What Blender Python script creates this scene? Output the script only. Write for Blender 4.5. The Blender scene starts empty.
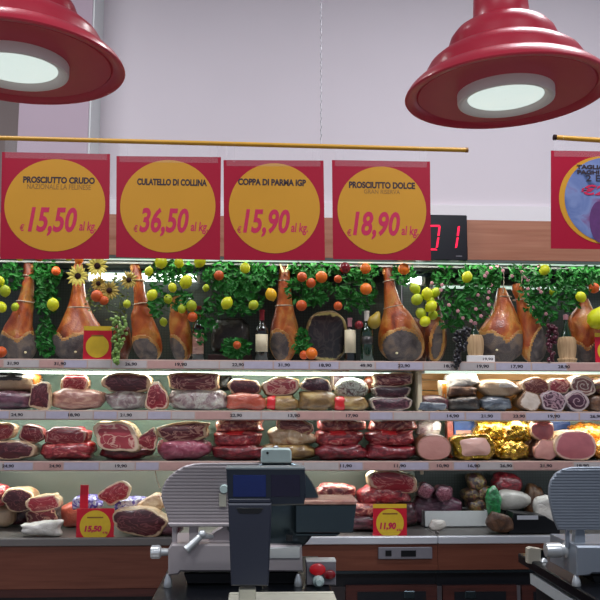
import bpy, math, random
from mathutils import Vector, Matrix, noise
C = bpy.context.scene.collection
random.seed(7)
PI = math.pi

# ------------------------------------------------------------------ camera
F = 800.0
yaw, pitch, roll = math.radians(3.1), math.atan(100/800), math.radians(0.22)
CAM = Vector((0, -4.44, 1.6))
fw = Vector((math.sin(yaw)*math.cos(pitch), math.cos(yaw)*math.cos(pitch), math.sin(pitch)))
r0 = Vector((math.cos(yaw), -math.sin(yaw), 0)); u0 = r0.cross(fw)
rt = r0*math.cos(roll) + u0*math.sin(roll)
up = u0*math.cos(roll) - r0*math.sin(roll)
cd = bpy.data.cameras.new('camera'); cam = bpy.data.objects.new('camera', cd); C.objects.link(cam)
cd.sensor_width = 36; cd.lens = 36*F/600; cd.clip_start = .05; cd.clip_end = 60
m = Matrix((rt, up, -fw)).transposed().to_4x4(); m.translation = CAM
cam.matrix_world = m
bpy.context.scene.camera = cam

def ray(px, py): return fw*F + rt*(px-300) - up*(py-300)
def P(px, py, Y):
    d = ray(px, py); return CAM + d*((Y-CAM.y)/d.y)
def PZ(px, py, z):
    d = ray(px, py); return CAM + d*((z-CAM.z)/d.z)

# ------------------------------------------------------------------ materials
def lin(h):
    h = h.lstrip('#'); o = []
    for i in (0, 2, 4):
        v = int(h[i:i+2], 16)/255
        o.append(v/12.92 if v <= .04045 else ((v+.055)/1.055)**2.4)
    return (*o, 1)
MATS = {}
def bsdf(name):
    m = bpy.data.materials.new(name); m.use_nodes = True
    return m, m.node_tree.nodes, m.node_tree.links, m.node_tree.nodes['Principled BSDF']
def plain(name, col, rough=.5, metal=0, coat=0, bump=0, bscale=40, emit=0, alpha=1, var=.12, spec=None):
    m, N, L, b = bsdf(name)
    tc = N.new('ShaderNodeTexCoord'); nz = N.new('ShaderNodeTexNoise'); nz.inputs['Scale'].default_value = bscale
    nz.inputs['Detail'].default_value = 4
    L.new(tc.outputs['Object'], nz.inputs['Vector'])
    mx = N.new('ShaderNodeMix'); mx.data_type = 'RGBA'
    c = lin(col); mx.inputs[6].default_value = tuple(v*(1-var) for v in c[:3])+(1,); mx.inputs[7].default_value = tuple(min(1, v*(1+var)) for v in c[:3])+(1,)
    L.new(nz.outputs['Fac'], mx.inputs[0]); L.new(mx.outputs[2], b.inputs['Base Color'])
    b.inputs['Roughness'].default_value = rough; b.inputs['Metallic'].default_value = metal
    b.inputs['Coat Weight'].default_value = coat; b.inputs['Coat Roughness'].default_value = .12
    if bump:
        bp = N.new('ShaderNodeBump'); bp.inputs['Strength'].default_value = bump; bp.inputs['Distance'].default_value = .01
        L.new(nz.outputs['Fac'], bp.inputs['Height']); L.new(bp.outputs['Normal'], b.inputs['Normal'])
        L.new(bp.outputs['Normal'], b.inputs['Coat Normal'])
    if emit:
        b.inputs['Emission Color'].default_value = c; b.inputs['Emission Strength'].default_value = emit
    if alpha < 1: b.inputs['Alpha'].default_value = alpha
    if spec is not None: b.inputs['Specular IOR Level'].default_value = spec
    MATS[name] = m; return m
def mottle(name, stops, scale=18, stretch=(1, 1, 1), distort=1.0, rough=.35, coat=.5, bump=.35, metal=0, bscale=60):
    m, N, L, b = bsdf(name)
    tc = N.new('ShaderNodeTexCoord'); oi = N.new('ShaderNodeObjectInfo')
    mu = N.new('ShaderNodeMath'); mu.operation = 'MULTIPLY'; mu.inputs[1].default_value = 37
    L.new(oi.outputs['Random'], mu.inputs[0])
    ad = N.new('ShaderNodeVectorMath'); ad.operation = 'ADD'
    L.new(tc.outputs['Object'], ad.inputs[0]); L.new(mu.outputs[0], ad.inputs[1])
    mp = N.new('ShaderNodeMapping'); mp.inputs['Scale'].default_value = stretch
    L.new(ad.outputs[0], mp.inputs[0])
    nz = N.new('ShaderNodeTexNoise'); nz.inputs['Scale'].default_value = scale; nz.inputs['Detail'].default_value = 5
    nz.inputs['Distortion'].default_value = distort
    L.new(mp.outputs[0], nz.inputs['Vector'])
    cr = N.new('ShaderNodeValToRGB'); e = cr.color_ramp.elements
    e[0].position = stops[0][0]; e[0].color = lin(stops[0][1]); e[1].position = stops[-1][0]; e[1].color = lin(stops[-1][1])
    for p, c in stops[1:-1]:
        q = e.new(p); q.color = lin(c)
    L.new(nz.outputs['Fac'], cr.inputs[0]); L.new(cr.outputs[0], b.inputs['Base Color'])
    b.inputs['Roughness'].default_value = rough; b.inputs['Coat Weight'].default_value = coat; b.inputs['Coat Roughness'].default_value = .1
    b.inputs['Metallic'].default_value = metal
    if bump:
        n2 = N.new('ShaderNodeTexNoise'); n2.inputs['Scale'].default_value = bscale; n2.inputs['Detail'].default_value = 3; n2.inputs['Distortion'].default_value = 1.5
        L.new(ad.outputs[0], n2.inputs['Vector'])
        bp = N.new('ShaderNodeBump'); bp.inputs['Strength'].default_value = bump; bp.inputs['Distance'].default_value = .008
        L.new(n2.outputs['Fac'], bp.inputs['Height']); L.new(bp.outputs['Normal'], b.inputs['Coat Normal']); L.new(bp.outputs['Normal'], b.inputs['Normal'])
    MATS[name] = m; return m
def facemat(name, fat, meat, meat2, vein=None, rim=.78, veinw=.035, spiral=0, scale=3.2, distort=.6):
    """cut face of a cured meat: UV disc, fat rim, marbled centre"""
    m, N, L, b = bsdf(name)
    uv = N.new('ShaderNodeUVMap'); uv.uv_map = 'UVMap'
    oi = N.new('ShaderNodeObjectInfo')
    sub = N.new('ShaderNodeVectorMath'); sub.operation = 'SUBTRACT'; sub.inputs[1].default_value = (.5, .5, 0)
    L.new(uv.outputs[0], sub.inputs[0])
    ln = N.new('ShaderNodeVectorMath'); ln.operation = 'LENGTH'; L.new(sub.outputs[0], ln.inputs[0])
    r2 = N.new('ShaderNodeMath'); r2.operation = 'MULTIPLY'; r2.inputs[1].default_value = 2; L.new(ln.outputs['Value'], r2.inputs[0])
    mu = N.new('ShaderNodeMath'); mu.operation = 'MULTIPLY'; mu.inputs[1].default_value = 53; L.new(oi.outputs['Random'], mu.inputs[0])
    ad = N.new('ShaderNodeVectorMath'); ad.operation = 'ADD'; L.new(sub.outputs[0], ad.inputs[0]); L.new(mu.outputs[0], ad.inputs[1])
    nz = N.new('ShaderNodeTexNoise'); nz.inputs['Scale'].default_value = scale; nz.inputs['Detail'].default_value = 4; nz.inputs['Distortion'].default_value = distort
    L.new(ad.outputs[0], nz.inputs['Vector'])
    wob = N.new('ShaderNodeMath'); wob.operation = 'MULTIPLY_ADD'; wob.inputs[1].default_value = .5; L.new(nz.outputs['Fac'], wob.inputs[0])
    w0 = N.new('ShaderNodeMath'); w0.operation = 'SUBTRACT'; w0.inputs[1].default_value = .25; L.new(r2.outputs[0], w0.inputs[0]); L.new(w0.outputs[0], wob.inputs[2])
    rr = N.new('ShaderNodeValToRGB'); rr.color_ramp.elements[0].position = rim; rr.color_ramp.elements[0].color = (0, 0, 0, 1)
    rr.color_ramp.elements[1].position = min(.999, rim+.06); rr.color_ramp.elements[1].color = (1, 1, 1, 1); L.new(wob.outputs[0], rr.inputs[0])
    cr = N.new('ShaderNodeValToRGB'); e = cr.color_ramp.elements
    e[0].position = .3; e[0].color = lin(meat2); e[1].position = .7; e[1].color = lin(meat)
    L.new(nz.outputs['Fac'], cr.inputs[0])
    last = cr.outputs[0]
    if vein:
        n2 = N.new('ShaderNodeTexNoise'); n2.inputs['Scale'].default_value = scale*.8; n2.inputs['Detail'].default_value = 2; n2.inputs['Distortion'].default_value = 1.6
        ad2 = N.new('ShaderNodeVectorMath'); ad2.operation = 'ADD'; ad2.inputs[1].default_value = (7, 3, 1); L.new(ad.outputs[0], ad2.inputs[0]); L.new(ad2.outputs[0], n2.inputs['Vector'])
        vr = N.new('ShaderNodeValToRGB'); q = vr.color_ramp.elements
        q[0].position = .5-veinw*1.6; q[0].color = (0, 0, 0, 1); q[1].position = .5+veinw*1.6; q[1].color = (0, 0, 0, 1)
        for p in (.5-veinw*.7, .5+veinw*.7):
            k = q.new(p); k.color = (1, 1, 1, 1)
        src = n2.outputs['Fac']
        if spiral:
            sp = N.new('ShaderNodeSeparateXYZ'); L.new(sub.outputs[0], sp.inputs[0])
            at = N.new('ShaderNodeMath'); at.operation = 'ARCTAN2'; L.new(sp.outputs[0], at.inputs[0]); L.new(sp.outputs[1], at.inputs[1])
            a2 = N.new('ShaderNodeMath'); a2.operation = 'MULTIPLY_ADD'; a2.inputs[1].default_value = 1/(2*PI); L.new(at.outputs[0], a2.inputs[0])
            a3 = N.new('ShaderNodeMath'); a3.operation = 'MULTIPLY'; a3.inputs[1].default_value = spiral; L.new(wob.outputs[0], a3.inputs[0]); L.new(a3.outputs[0], a2.inputs[2])
            fr = N.new('ShaderNodeMath'); fr.operation = 'FRACT'; L.new(a2.outputs[0], fr.inputs[0]); src = fr.outputs[0]
        L.new(src, vr.inputs[0])
        mx = N.new('ShaderNodeMix'); mx.data_type = 'RGBA'; L.new(vr.outputs[0], mx.inputs[0]); L.new(last, mx.inputs[6]); mx.inputs[7].default_value = lin(vein)
        last = mx.outputs[2]
    m3 = N.new('ShaderNodeMix'); m3.data_type = 'RGBA'; L.new(rr.outputs[0], m3.inputs[0]); L.new(last, m3.inputs[6]); m3.inputs[7].default_value = lin(fat)
    L.new(m3.outputs[2], b.inputs['Base Color'])
    b.inputs['Roughness'].default_value = .35; b.inputs['Coat Weight'].default_value = .6; b.inputs['Coat Roughness'].default_value = .15
    bp = N.new('ShaderNodeBump'); bp.inputs['Strength'].default_value = .3; bp.inputs['Distance'].default_value = .01
    L.new(nz.outputs['Fac'], bp.inputs['Height']); L.new(bp.outputs['Normal'], b.inputs['Coat Normal']); L.new(bp.outputs['Normal'], b.inputs['Normal'])
    MATS[name] = m; return m
def wood(name, a, b_, scale=6, rough=.45, horiz=True, planks=0):
    m, N, L, b = bsdf(name)
    tc = N.new('ShaderNodeTexCoord'); mp = N.new('ShaderNodeMapping'); mp.inputs['Scale'].default_value = (.6, 1, 12) if horiz else (12, 1, .6)
    L.new(tc.outputs['Object'], mp.inputs[0])
    nz = N.new('ShaderNodeTexNoise'); nz.inputs['Scale'].default_value = scale; nz.inputs['Detail'].default_value = 6; nz.inputs['Distortion'].default_value = .8
    L.new(mp.outputs[0], nz.inputs['Vector'])
    cr = N.new('ShaderNodeValToRGB'); e = cr.color_ramp.elements; e[0].position = .3; e[0].color = lin(a); e[1].position = .7; e[1].color = lin(b_)
    L.new(nz.outputs['Fac'], cr.inputs[0]); L.new(cr.outputs[0], b.inputs['Base Color']); b.inputs['Roughness'].default_value = rough
    MATS[name] = m; return m
def gridmat(name, col, line, sx, sz, rough=.35, metal=0):
    """fine vertical ribs / perforated back panel"""
    m, N, L, b = bsdf(name)
    tc = N.new('ShaderNodeTexCoord'); sp = N.new('ShaderNodeSeparateXYZ'); L.new(tc.outputs['Object'], sp.inputs[0])
    outs = []
    for ax, s in ((0, sx), (2, sz)):
        a = N.new('ShaderNodeMath'); a.operation = 'MULTIPLY'; a.inputs[1].default_value = s; L.new(sp.outputs[ax], a.inputs[0])
        f = N.new('ShaderNodeMath'); f.operation = 'FRACT'; L.new(a.outputs[0], f.inputs[0])
        g = N.new('ShaderNodeMath'); g.operation = 'LESS_THAN'; g.inputs[1].default_value = .22; L.new(f.outputs[0], g.inputs[0]); outs.append(g)
    mxm = N.new('ShaderNodeMath'); mxm.operation = 'MAXIMUM'; L.new(outs[0].outputs[0], mxm.inputs[0]); L.new(outs[1].outputs[0], mxm.inputs[1])
    nz = N.new('ShaderNodeTexNoise'); nz.inputs['Scale'].default_value = 14; nz.inputs['Detail'].default_value = 6; L.new(tc.outputs['Object'], nz.inputs['Vector'])
    c = lin(col); m0 = N.new('ShaderNodeMix'); m0.data_type = 'RGBA'; m0.inputs[6].default_value = tuple(v*.62 for v in c[:3])+(1,); m0.inputs[7].default_value = tuple(min(1, v*1.35) for v in c[:3])+(1,)
    L.new(nz.outputs['Fac'], m0.inputs[0])
    mx = N.new('ShaderNodeMix'); mx.data_type = 'RGBA'; L.new(mxm.outputs[0], mx.inputs[0]); L.new(m0.outputs[2], mx.inputs[6]); mx.inputs[7].default_value = lin(line)
    L.new(mx.outputs[2], b.inputs['Base Color']); b.inputs['Roughness'].default_value = rough; b.inputs['Metallic'].default_value = metal
    MATS[name] = m; return m
def M(n): return MATS[n]

plain('wall_paint', '#e6dde2', .8, bscale=2, var=.03)
plain('wall_low', '#f6f1f2', .8, bscale=2, var=.03)
plain('wall_brown', '#a3948e', .8, bscale=2, var=.05)
plain('pilaster_paint', '#c0acb8', .8, bscale=3, var=.05)
plain('floor_tile', '#8a8078', .4, bscale=3)
plain('ceiling_paint', '#d8d8da', .9, bscale=2)
wood('panel_wood', '#623222', '#744230', 5)
wood('fascia_wood', '#a06850', '#ae785e', 4)
wood('dark_wood', '#3a1a16', '#512620', 5)
wood('shelf_wood', '#c08a48', '#d9a763', 5)
plain('case_dark', '#14161c', .5)
plain('case_grey', '#59625e', .5, bscale=5)
plain('toe_dark', '#10141c', .4)
plain('steel', '#d6dae0', .35, metal=.35, bscale=8, var=.08)
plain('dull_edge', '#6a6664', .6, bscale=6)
plain('deck_steel', '#76726e', .4, metal=.5, bscale=6, var=.2)
plain('rail_plastic', '#c4a89c', .4, bscale=10)
plain('lav_paper', '#b4aebe', .55); plain('pink_paper', '#c09890', .55); plain('pale_paper', '#bcb4b2', .55)
plain('print_dark', '#2b2430', .6, var=0)
gridmat('back_dark', '#363e3a', '#262c28', 60, 60)
gridmat('back_mint', '#cfe0d2', '#a9c4b2', 55, 0.001)
gridmat('back_low', '#8e9084', '#74776c', 45, 0.001, .3, .3)
plain('tube_glow', '#f0fff4', .4, emit=3.5, var=0)
plain('tube_dim', '#cfe8dc', .4, emit=.9, var=0)
plain('white_plastic', '#d8dcda', .4, var=.03)
plain('rod_yellow', '#c9952a', .4, bscale=10)
plain('poster_red', '#a40a2e', .4, coat=.08, bscale=4, var=.06, bump=.08, spec=.25)
plain('poster_yellow', '#cc922a', .45, spec=.25, coat=.08, bscale=4, var=.08)
plain('poster_text', '#c4134a', .5, var=0)
plain('poster_black', '#2c1820', .5, var=0)
plain('poster_brown', '#8f6422', .5, var=0)
mottle('poster_photo', [(.3, '#23365c'), (.45, '#5c6fa4'), (.6, '#7585b4'), (.75, '#7a3c74')], 7, rough=.4, bump=0)
plain('photo_ham', '#5c3068', .4, bscale=30, var=.4)
plain('clear_film', '#f0f0f4', .1, alpha=.05, coat=1)
plain('card_red', '#c8102c', .45); plain('card_yellow', '#d9b52a', .5); plain('card_orange', '#e0881e', .5)
plain('lamp_red', '#c0283f', .38, coat=.2, bscale=3, var=.04)
plain('collar_white', '#f2ebe6', .5, var=.02)
plain('lens_glow', '#dcece6', .3, emit=.8, var=.25, bscale=25)
plain('led_black', '#0a0c16', .3); plain('led_red', '#ff1040', .4, emit=1.3, var=0)
plain('slicer_alu', '#b0a8aa', .45, metal=.45, bscale=10, var=.06)
plain('slicer_blue', '#8a929c', .45, metal=.5, bscale=10, var=.06)
plain('chrome', '#ccd0d2', .25, metal=.6, var=.03)
plain('dark_steel', '#3d4a50', .25, metal=.7)
plain('black_plastic', '#0c0e12', .35)
plain('scale_body', '#262a38', .38, bscale=6)
plain('scale_head', '#141c28', .3)
plain('scale_top', '#6b7478', .4)
plain('screen_blue', '#0a1c50', .2, emit=.03, var=.5, bscale=9); plain('screen_purple', '#120e26', .2)
plain('pan_beige', '#b8b6a6', .4, metal=.2)
plain('sharp_white', '#c3d8d4', .35)
plain('button_red', '#e8202c', .3, coat=.5); plain('button_dark', '#8c0c18', .3, coat=.5)
plain('box_grey', '#77757c', .5)
plain('counter_black', '#0d0f14', .3, spec=.2)
plain('counter_panel', '#b4babc', .5)
plain('cream_box', '#b8b2a2', .5)
# meats / skins
mottle('ham_skin', [(.28, '#5a2210'), (.42, '#98401a'), (.54, '#b86228'), (.64, '#c4843c'), (.76, '#6e2c1a')], 11, (1, 1, .7), distort=.6, rough=.32, coat=.35, bump=.3)
mottle('ham_fat', [(.3, '#9c5c28'), (.5, '#b88444'), (.72, '#c89c58')], 16, rough=.35, coat=.3, bump=.3)
mottle('ham_dark', [(.3, '#3a1810'), (.5, '#6e3218'), (.7, '#9a5a28')], 9, rough=.3, coat=.4)
mottle('ham_lard', [(.3, '#443c3c'), (.48, '#5c5350'), (.62, '#74655a'), (.78, '#86705a')], 14, rough=.8, coat=0, bump=.6, bscale=140)
mottle('cream_rind', [(.3, '#86543a'), (.42, '#b08c66'), (.56, '#dcc4a0'), (.68, '#c49c70'), (.8, '#8c4c32')], 12, coat=.7)
mottle('tan_pack', [(.3, '#84504a'), (.5, '#ac7868'), (.7, '#c8a088')], 12, (1, 1, 3), coat=.9)
mottle('beige_ham', [(.3, '#8d7058'), (.5, '#b79b7c'), (.75, '#cdb79a')], 8, coat=.6)
mottle('pink_pack', [(.3, '#843044'), (.5, '#a85468'), (.66, '#bc7884'), (.8, '#d4a8ac')], 9, (1, 1, 2), distort=2, coat=.9, bump=.5, bscale=35)
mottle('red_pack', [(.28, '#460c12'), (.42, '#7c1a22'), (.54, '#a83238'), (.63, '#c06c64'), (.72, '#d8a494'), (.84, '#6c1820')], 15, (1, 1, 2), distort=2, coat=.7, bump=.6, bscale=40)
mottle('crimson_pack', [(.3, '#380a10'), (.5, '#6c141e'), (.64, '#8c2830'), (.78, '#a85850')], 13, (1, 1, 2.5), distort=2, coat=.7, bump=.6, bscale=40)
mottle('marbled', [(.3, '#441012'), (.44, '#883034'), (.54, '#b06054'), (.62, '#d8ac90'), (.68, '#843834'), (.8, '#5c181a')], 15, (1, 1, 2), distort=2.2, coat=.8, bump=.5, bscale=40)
mottle('dark_pack', [(.3, '#1e0c10'), (.5, '#4a1c26'), (.7, '#7c4650')], 12, (1, 1, 2), distort=2, coat=1, bump=.5)
mottle('purple_dark', [(.3, '#2a1420'), (.5, '#5a2c40'), (.75, '#8a5c6c')], 10, (1, 1, 2), distort=1.5, coat=1, bump=.4)
mottle('orange_pack', [(.3, '#8c2c1c'), (.5, '#b04c34'), (.7, '#c4806c')], 9, coat=1, bump=.4)
mottle('olive_speck', [(.3, '#5c4224'), (.5, '#8f7040'), (.7, '#bfa468')], 10, (1, 1, 2), coat=.8, bump=.4)
mottle('silver_wrap', [(.3, '#5c4448'), (.42, '#8c7474'), (.54, '#a8a098'), (.64, '#b8b4a8'), (.76, '#8c4c50')], 12, distort=2, coat=1, bump=.7, bscale=45)
mottle('white_wrap', [(.3, '#b4ae a2'.replace(' ', '')), (.6, '#d4d0c8'), (.8, '#e8e6e0')], 8, coat=.5, bump=.6, bscale=30)
mottle('brown_rough', [(.3, '#3a2418'), (.5, '#64432c'), (.7, '#8c6848')], 15, coat=.3, bump=.5)
mottle('dark_rough', [(.3, '#141210'), (.5, '#2c2622'), (.7, '#4a3e34')], 15, coat=.4, bump=.5)
mottle('slate_pack', [(.3, '#2a3038'), (.5, '#525c68'), (.72, '#8c949c')], 10, (1, 1, 3), coat=1, bump=.4)
mottle('gold_foil', [(.3, '#7c5408'), (.5, '#b88c14'), (.7, '#dcc040')], 14, distort=2, rough=.2, coat=1, bump=1, metal=.7, bscale=28)
mottle('amber_foil', [(.3, '#a85a10'), (.5, '#d88c20'), (.7, '#f0c860')], 14, distort=2, rough=.25, coat=1, bump=.9, metal=.4, bscale=28)
mottle('mottled_wrap', [(.35, '#5c2c30'), (.45, '#8c8c80'), (.55, '#c8d0c4'), (.65, '#7c5048'), (.75, '#dce0d4')], 30, distort=2, coat=1, bump=.5)
mottle('pepper_roll', [(.3, '#241418'), (.48, '#3c2226'), (.56, '#7c6c34'), (.64, '#6c2c34'), (.8, '#2c1c1e')], 40, distort=1, coat=.4, bump=.5)
mottle('roll_skin', [(.3, '#8c7464'), (.5, '#bca894'), (.7, '#dcd0c0')], 20, (1, 4, 1), coat=.8, bump=.4)
mottle('roll_purple', [(.3, '#50343c'), (.5, '#94808a'), (.7, '#c4b8b8')], 20, (1, 4, 1), coat=.8, bump=.4)
mottle('purple_bag', [(.4, '#3c2284'), (.5, '#5c4ca0'), (.56, '#c0c0d0'), (.66, '#a8a8bc'), (.78, '#842c5c')], 22, distort=2, coat=1, bump=.5)
mottle('mortadella', [(.3, '#949088'), (.6, '#b4b0a8'), (.8, '#c4c0b8')], 12, coat=.6, bump=.2)
mottle('green_net', [(.35, '#0c4a24'), (.55, '#188040'), (.75, '#48b070')], 26, distort=2, coat=1, bump=.6)
facemat('face_dark', '#c8a888', '#5c1a20', '#3a0f16', '#74383c', rim=.88, veinw=.02)
facemat('face_purple', '#b8a490', '#4a1c2a', '#2c101a', '#6c4048', rim=.88, veinw=.02)
facemat('face_red', '#d8b8a0', '#962430', '#701822', '#bc7068', rim=.89, veinw=.022)
facemat('face_bright', '#d0a890', '#a82c36', '#86202a', '#c87870', rim=.90, veinw=.02)
facemat('face_ham', '#e0c4a8', '#bc4c54', '#963038', '#e0a898', rim=.84, veinw=.028, scale=2.6)
facemat('face_brown', '#b89468', '#86463e', '#682a2a', '#b07c6c', rim=.88, veinw=.025)
facemat('face_cooked', '#a87868', '#cc9488', '#c48a80', None, rim=.93)
facemat('face_pale', '#e0b09c', '#e4b8aa', '#dcac9c', None, rim=.94)
facemat('face_pinkham', '#d8b0a0', '#bc6c70', '#a45a60', None, rim=.90, scale=2)
facemat('face_spiral', '#ccbcaa', '#8c5c54', '#6c4040', '#d8c8b8', rim=.86, spiral=3, veinw=.11)
facemat('face_purspiral', '#b0a09c', '#50283a', '#38182a', '#a4888c', rim=.82, spiral=2, veinw=.08)
facemat('face_marble', '#b8a8a8', '#50283c', '#381a28', '#a08088', rim=.86, veinw=.05)
facemat('face_white', '#8c6c54', '#d4c8bc', '#c0b0a0', None, rim=.86)
facemat('face_black', '#a89a5c', '#1d1817', '#120f0e', '#332b27', rim=.92)
facemat('face_salami', '#40202c', '#702c3c', '#48182a', '#906068', rim=.84, veinw=.04, scale=7)
facemat('face_slab', '#c8ac88', '#7c2830', '#561820', '#b88474', rim=.90, veinw=.03, scale=3.4)
plain('label_red', '#d41c24', .4, coat=1); plain('label_white', '#e6e4e2', .5, coat=.5); plain('label_black', '#24201e', .5, coat=.5)
plain('label_orange', '#cc6c24', .5); plain('label_blue', '#2c58a0', .5, coat=.5); plain('label_cream', '#d8ccac', .55)
plain('leaf_green', '#1c6420', .5, bscale=14, var=.7, spec=.25); plain('leaf_olive', '#5c7030', .55, bscale=20, var=.5)
plain('stem_green', '#24401c', .6)
plain('lemon_yellow', '#d8dc1c', .4, bump=.15, bscale=120, var=.1); plain('lemon_lime', '#a9b81a', .45, bump=.15, bscale=120)
plain('lemon_ripe', '#e8b41c', .4, bump=.15, bscale=120)
plain('orange_peel', '#f47c20', .42, bump=.2, bscale=150, var=.12); plain('orange_deep', '#d0581e', .45, bump=.2, bscale=150)
plain('apple_red', '#7c1420', .25, coat=.4); plain('pear_olive', '#9c8428', .45)
plain('petal_yellow', '#fae46c', .6, bscale=30, var=.15); plain('petal_dull', '#b09a44', .6, bscale=30); plain('flower_brown', '#2a0e0a', .9)
plain('blossom_pink', '#c89094', .6)
plain('grape_green', '#7ca04c', .35, coat=.3); plain('grape_red', '#4c0c24', .35, coat=.3); plain('grape_black', '#15121c', .4, coat=.3)
plain('wine_glass', '#0c100e', .08, coat=1); plain('green_glass', '#123020', .08, coat=1)
plain('capsule_red', '#7c1420', .35); plain('capsule_white', '#c8c4bc', .4); plain('capsule_pink', '#b88088', .4)
wood('straw', '#a8845c', '#d0b088', 14, .7, False)
plain('cord_white', '#c8bca8', .7); plain('shank_pale', '#d89858', .5, bump=.3); plain('bone_white', '#e8d8a8', .5)
plain('brown_box', '#3a1c18', .5); plain('chain_grey', '#8c8c90', .4, metal=.6)

# ------------------------------------------------------------------ mesh helpers
class MB:
    def __init__(s): s.v = []; s.f = []; s.uv = {}; s.smooth = True
    def add(s, vs, fs):
        b = len(s.v); s.v += [Vector(v) for v in vs]; s.f += [tuple(b+i for i in f) for f in fs]; return b
    def box(s, lo, hi, bev=0):
        lo, hi = Vector(lo), Vector(hi)
        if bev <= 0:
            vs = [(x, y, z) for x in (lo.x, hi.x) for y in (lo.y, hi.y) for z in (lo.z, hi.z)]
            s.add(vs, [(0, 1, 3, 2), (4, 6, 7, 5), (0, 4, 5, 1), (2, 3, 7, 6), (0, 2, 6, 4), (1, 5, 7, 3)])
        else:
            b = bev; pts = [(lo.x+b, lo.z), (hi.x-b, lo.z), (hi.x, lo.z+b), (hi.x, hi.z-b), (hi.x-b, hi.z), (lo.x+b, hi.z), (lo.x, hi.z-b), (lo.x, lo.z+b)]
            s.prism([(x, z) for x, z in pts], lo.y, hi.y, bev)
    def prism(s, pts, y0, y1, bev=0):
        """outline in x,z extruded from y0 (front) to y1, front edge bevelled"""
        n = len(pts); cx = sum(p[0] for p in pts)/n; cz = sum(p[1] for p in pts)/n
        def inset(k):
            o = []
            for i, p in enumerate(pts):
                a = Vector(pts[i-1]); b = Vector(pts[(i+1) % n]); t = (b-a); L = t.length or 1; nrm = Vector((-t.y, t.x))/L
                if nrm.dot(Vector((cx, cz))-Vector(p)) < 0: nrm = -nrm
                o.append((p[0]+nrm.x*k, p[1]+nrm.y*k))
            return o
        rings = [(inset(bev), y0), (pts, y0+bev), (pts, y1-bev), (inset(bev), y1)] if bev > 0 else [(pts, y0), (pts, y1)]
        vs = [(x, y, z) for r, y in rings for x, z in r]; fs = []
        for k in range(len(rings)-1):
            for i in range(n): j = (i+1) % n; fs.append((k*n+i, k*n+j, (k+1)*n+j, (k+1)*n+i))
        fs.append(tuple(range(n-1, -1, -1))); fs.append(tuple((len(rings)-1)*n+i for i in range(n)))
        s.add(vs, fs)
    def tube(s, a, b, r, r2=None, n=12, caps=True):
        a, b = Vector(a), Vector(b); r2 = r if r2 is None else r2
        d = (b-a).normalized(); u = d.orthogonal().normalized(); w = d.cross(u)
        vs = [a+(u*math.cos(t)+w*math.sin(t))*r for t in (2*PI*i/n for i in range(n))]+[b+(u*math.cos(t)+w*math.sin(t))*r2 for t in (2*PI*i/n for i in range(n))]
        fs = [(i, (i+1) % n, n+(i+1) % n, n+i) for i in range(n)]
        if caps: fs += [tuple(range(n-1, -1, -1)), tuple(range(n, 2*n))]
        s.add(vs, fs)
    def path(s, pts, r, n=6):
        for a, b in zip(pts, pts[1:]): s.tube(a, b, r, n=n)
    def lathe(s, c, prof, n=32, axis='Z', caps=True):
        """prof [(r, h)] from bottom to top around the axis through c"""
        c = Vector(c); vs = []; fs = []
        for r, h in prof:
            for i in range(n):
                t = 2*PI*i/n
                if axis == 'Z': v = (r*math.cos(t), r*math.sin(t), h)
                elif axis == 'Y': v = (r*math.cos(t), h, r*math.sin(t))
                else: v = (h, r*math.cos(t), r*math.sin(t))
                vs.append(c+Vector(v))
        for k in range(len(prof)-1):
            for i in range(n): j = (i+1) % n; fs.append((k*n+i, k*n+j, (k+1)*n+j, (k+1)*n+i))
        if caps:
            if prof[0][0] > 1e-5: fs.append(tuple(range(n-1, -1, -1)))
            if prof[-1][0] > 1e-5: fs.append(tuple((len(prof)-1)*n+i for i in range(n)))
        s.add(vs, fs)
    def sphere(s, c, r, n=14, k=8, sc=(1, 1, 1)):
        prof = [(math.sin(PI*i/k)*r, -math.cos(PI*i/k)*r) for i in range(k+1)]
        prof[0] = (r*.02, prof[0][1]); prof[-1] = (r*.02, prof[-1][1])
        b = len(s.v); s.lathe((0, 0, 0), prof, n)
        for i in range(b, len(s.v)): v = s.v[i]; s.v[i] = Vector((v.x*sc[0], v.y*sc[1], v.z*sc[2]))+Vector(c)
    def build(s, name, mat, parent=None, origin=None, smooth=True):
        if parent is not None: o = parent['_o'] if '_o' in parent.keys() else None
        lo = Vector([min(v[i] for v in s.v) for i in range(3)]); hi = Vector([max(v[i] for v in s.v) for i in range(3)])
        if parent is None: org = Vector(origin) if origin else Vector(((lo.x+hi.x)/2, (lo.y+hi.y)/2, lo.z))
        else: org = wloc(parent)
        me = bpy.data.meshes.new(name); me.from_pydata([v-org for v in s.v], [], s.f); me.materials.append(mat)
        if s.uv:
            ul = me.uv_layers.new(name='UVMap')
            for lp in me.loops: ul.data[lp.index].uv = s.uv.get(lp.vertex_index, (.5, .5))
        for p in me.polygons: p.use_smooth = smooth
        me.validate()
        ob = bpy.data.objects.new(name, me); C.objects.link(ob)
        if parent is not None: ob.parent = parent
        else: ob.location = org
        if smooth: edge_split(ob)
        return ob
def edge_split(ob):
    md = ob.modifiers.new('split', 'EDGE_SPLIT'); md.split_angle = math.radians(42)
def wloc(o):
    v = Vector(o.location)
    while o.parent: o = o.parent; v += Vector(o.location)
    return v
USED = set()
def tag(o, label, cat=None, group=None, kind=None):
    if label and len(label.split()) > 13: print('LONG', len(label.split()), label)
    if label:
        o['label'] = label
        if not kind:
            if label in USED and not group: print('DUPLICATE LABEL', label)
            USED.add(label)
    if cat: o['category'] = cat
    if group: o['group'] = group
    if kind: o['kind'] = kind
    return o
def empty(name, loc, label=None, cat=None, group=None, kind=None):
    o = bpy.data.objects.new(name, None); C.objects.link(o); o.location = loc; o.empty_display_size = .05
    return tag(o, label, cat, group, kind)
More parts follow.
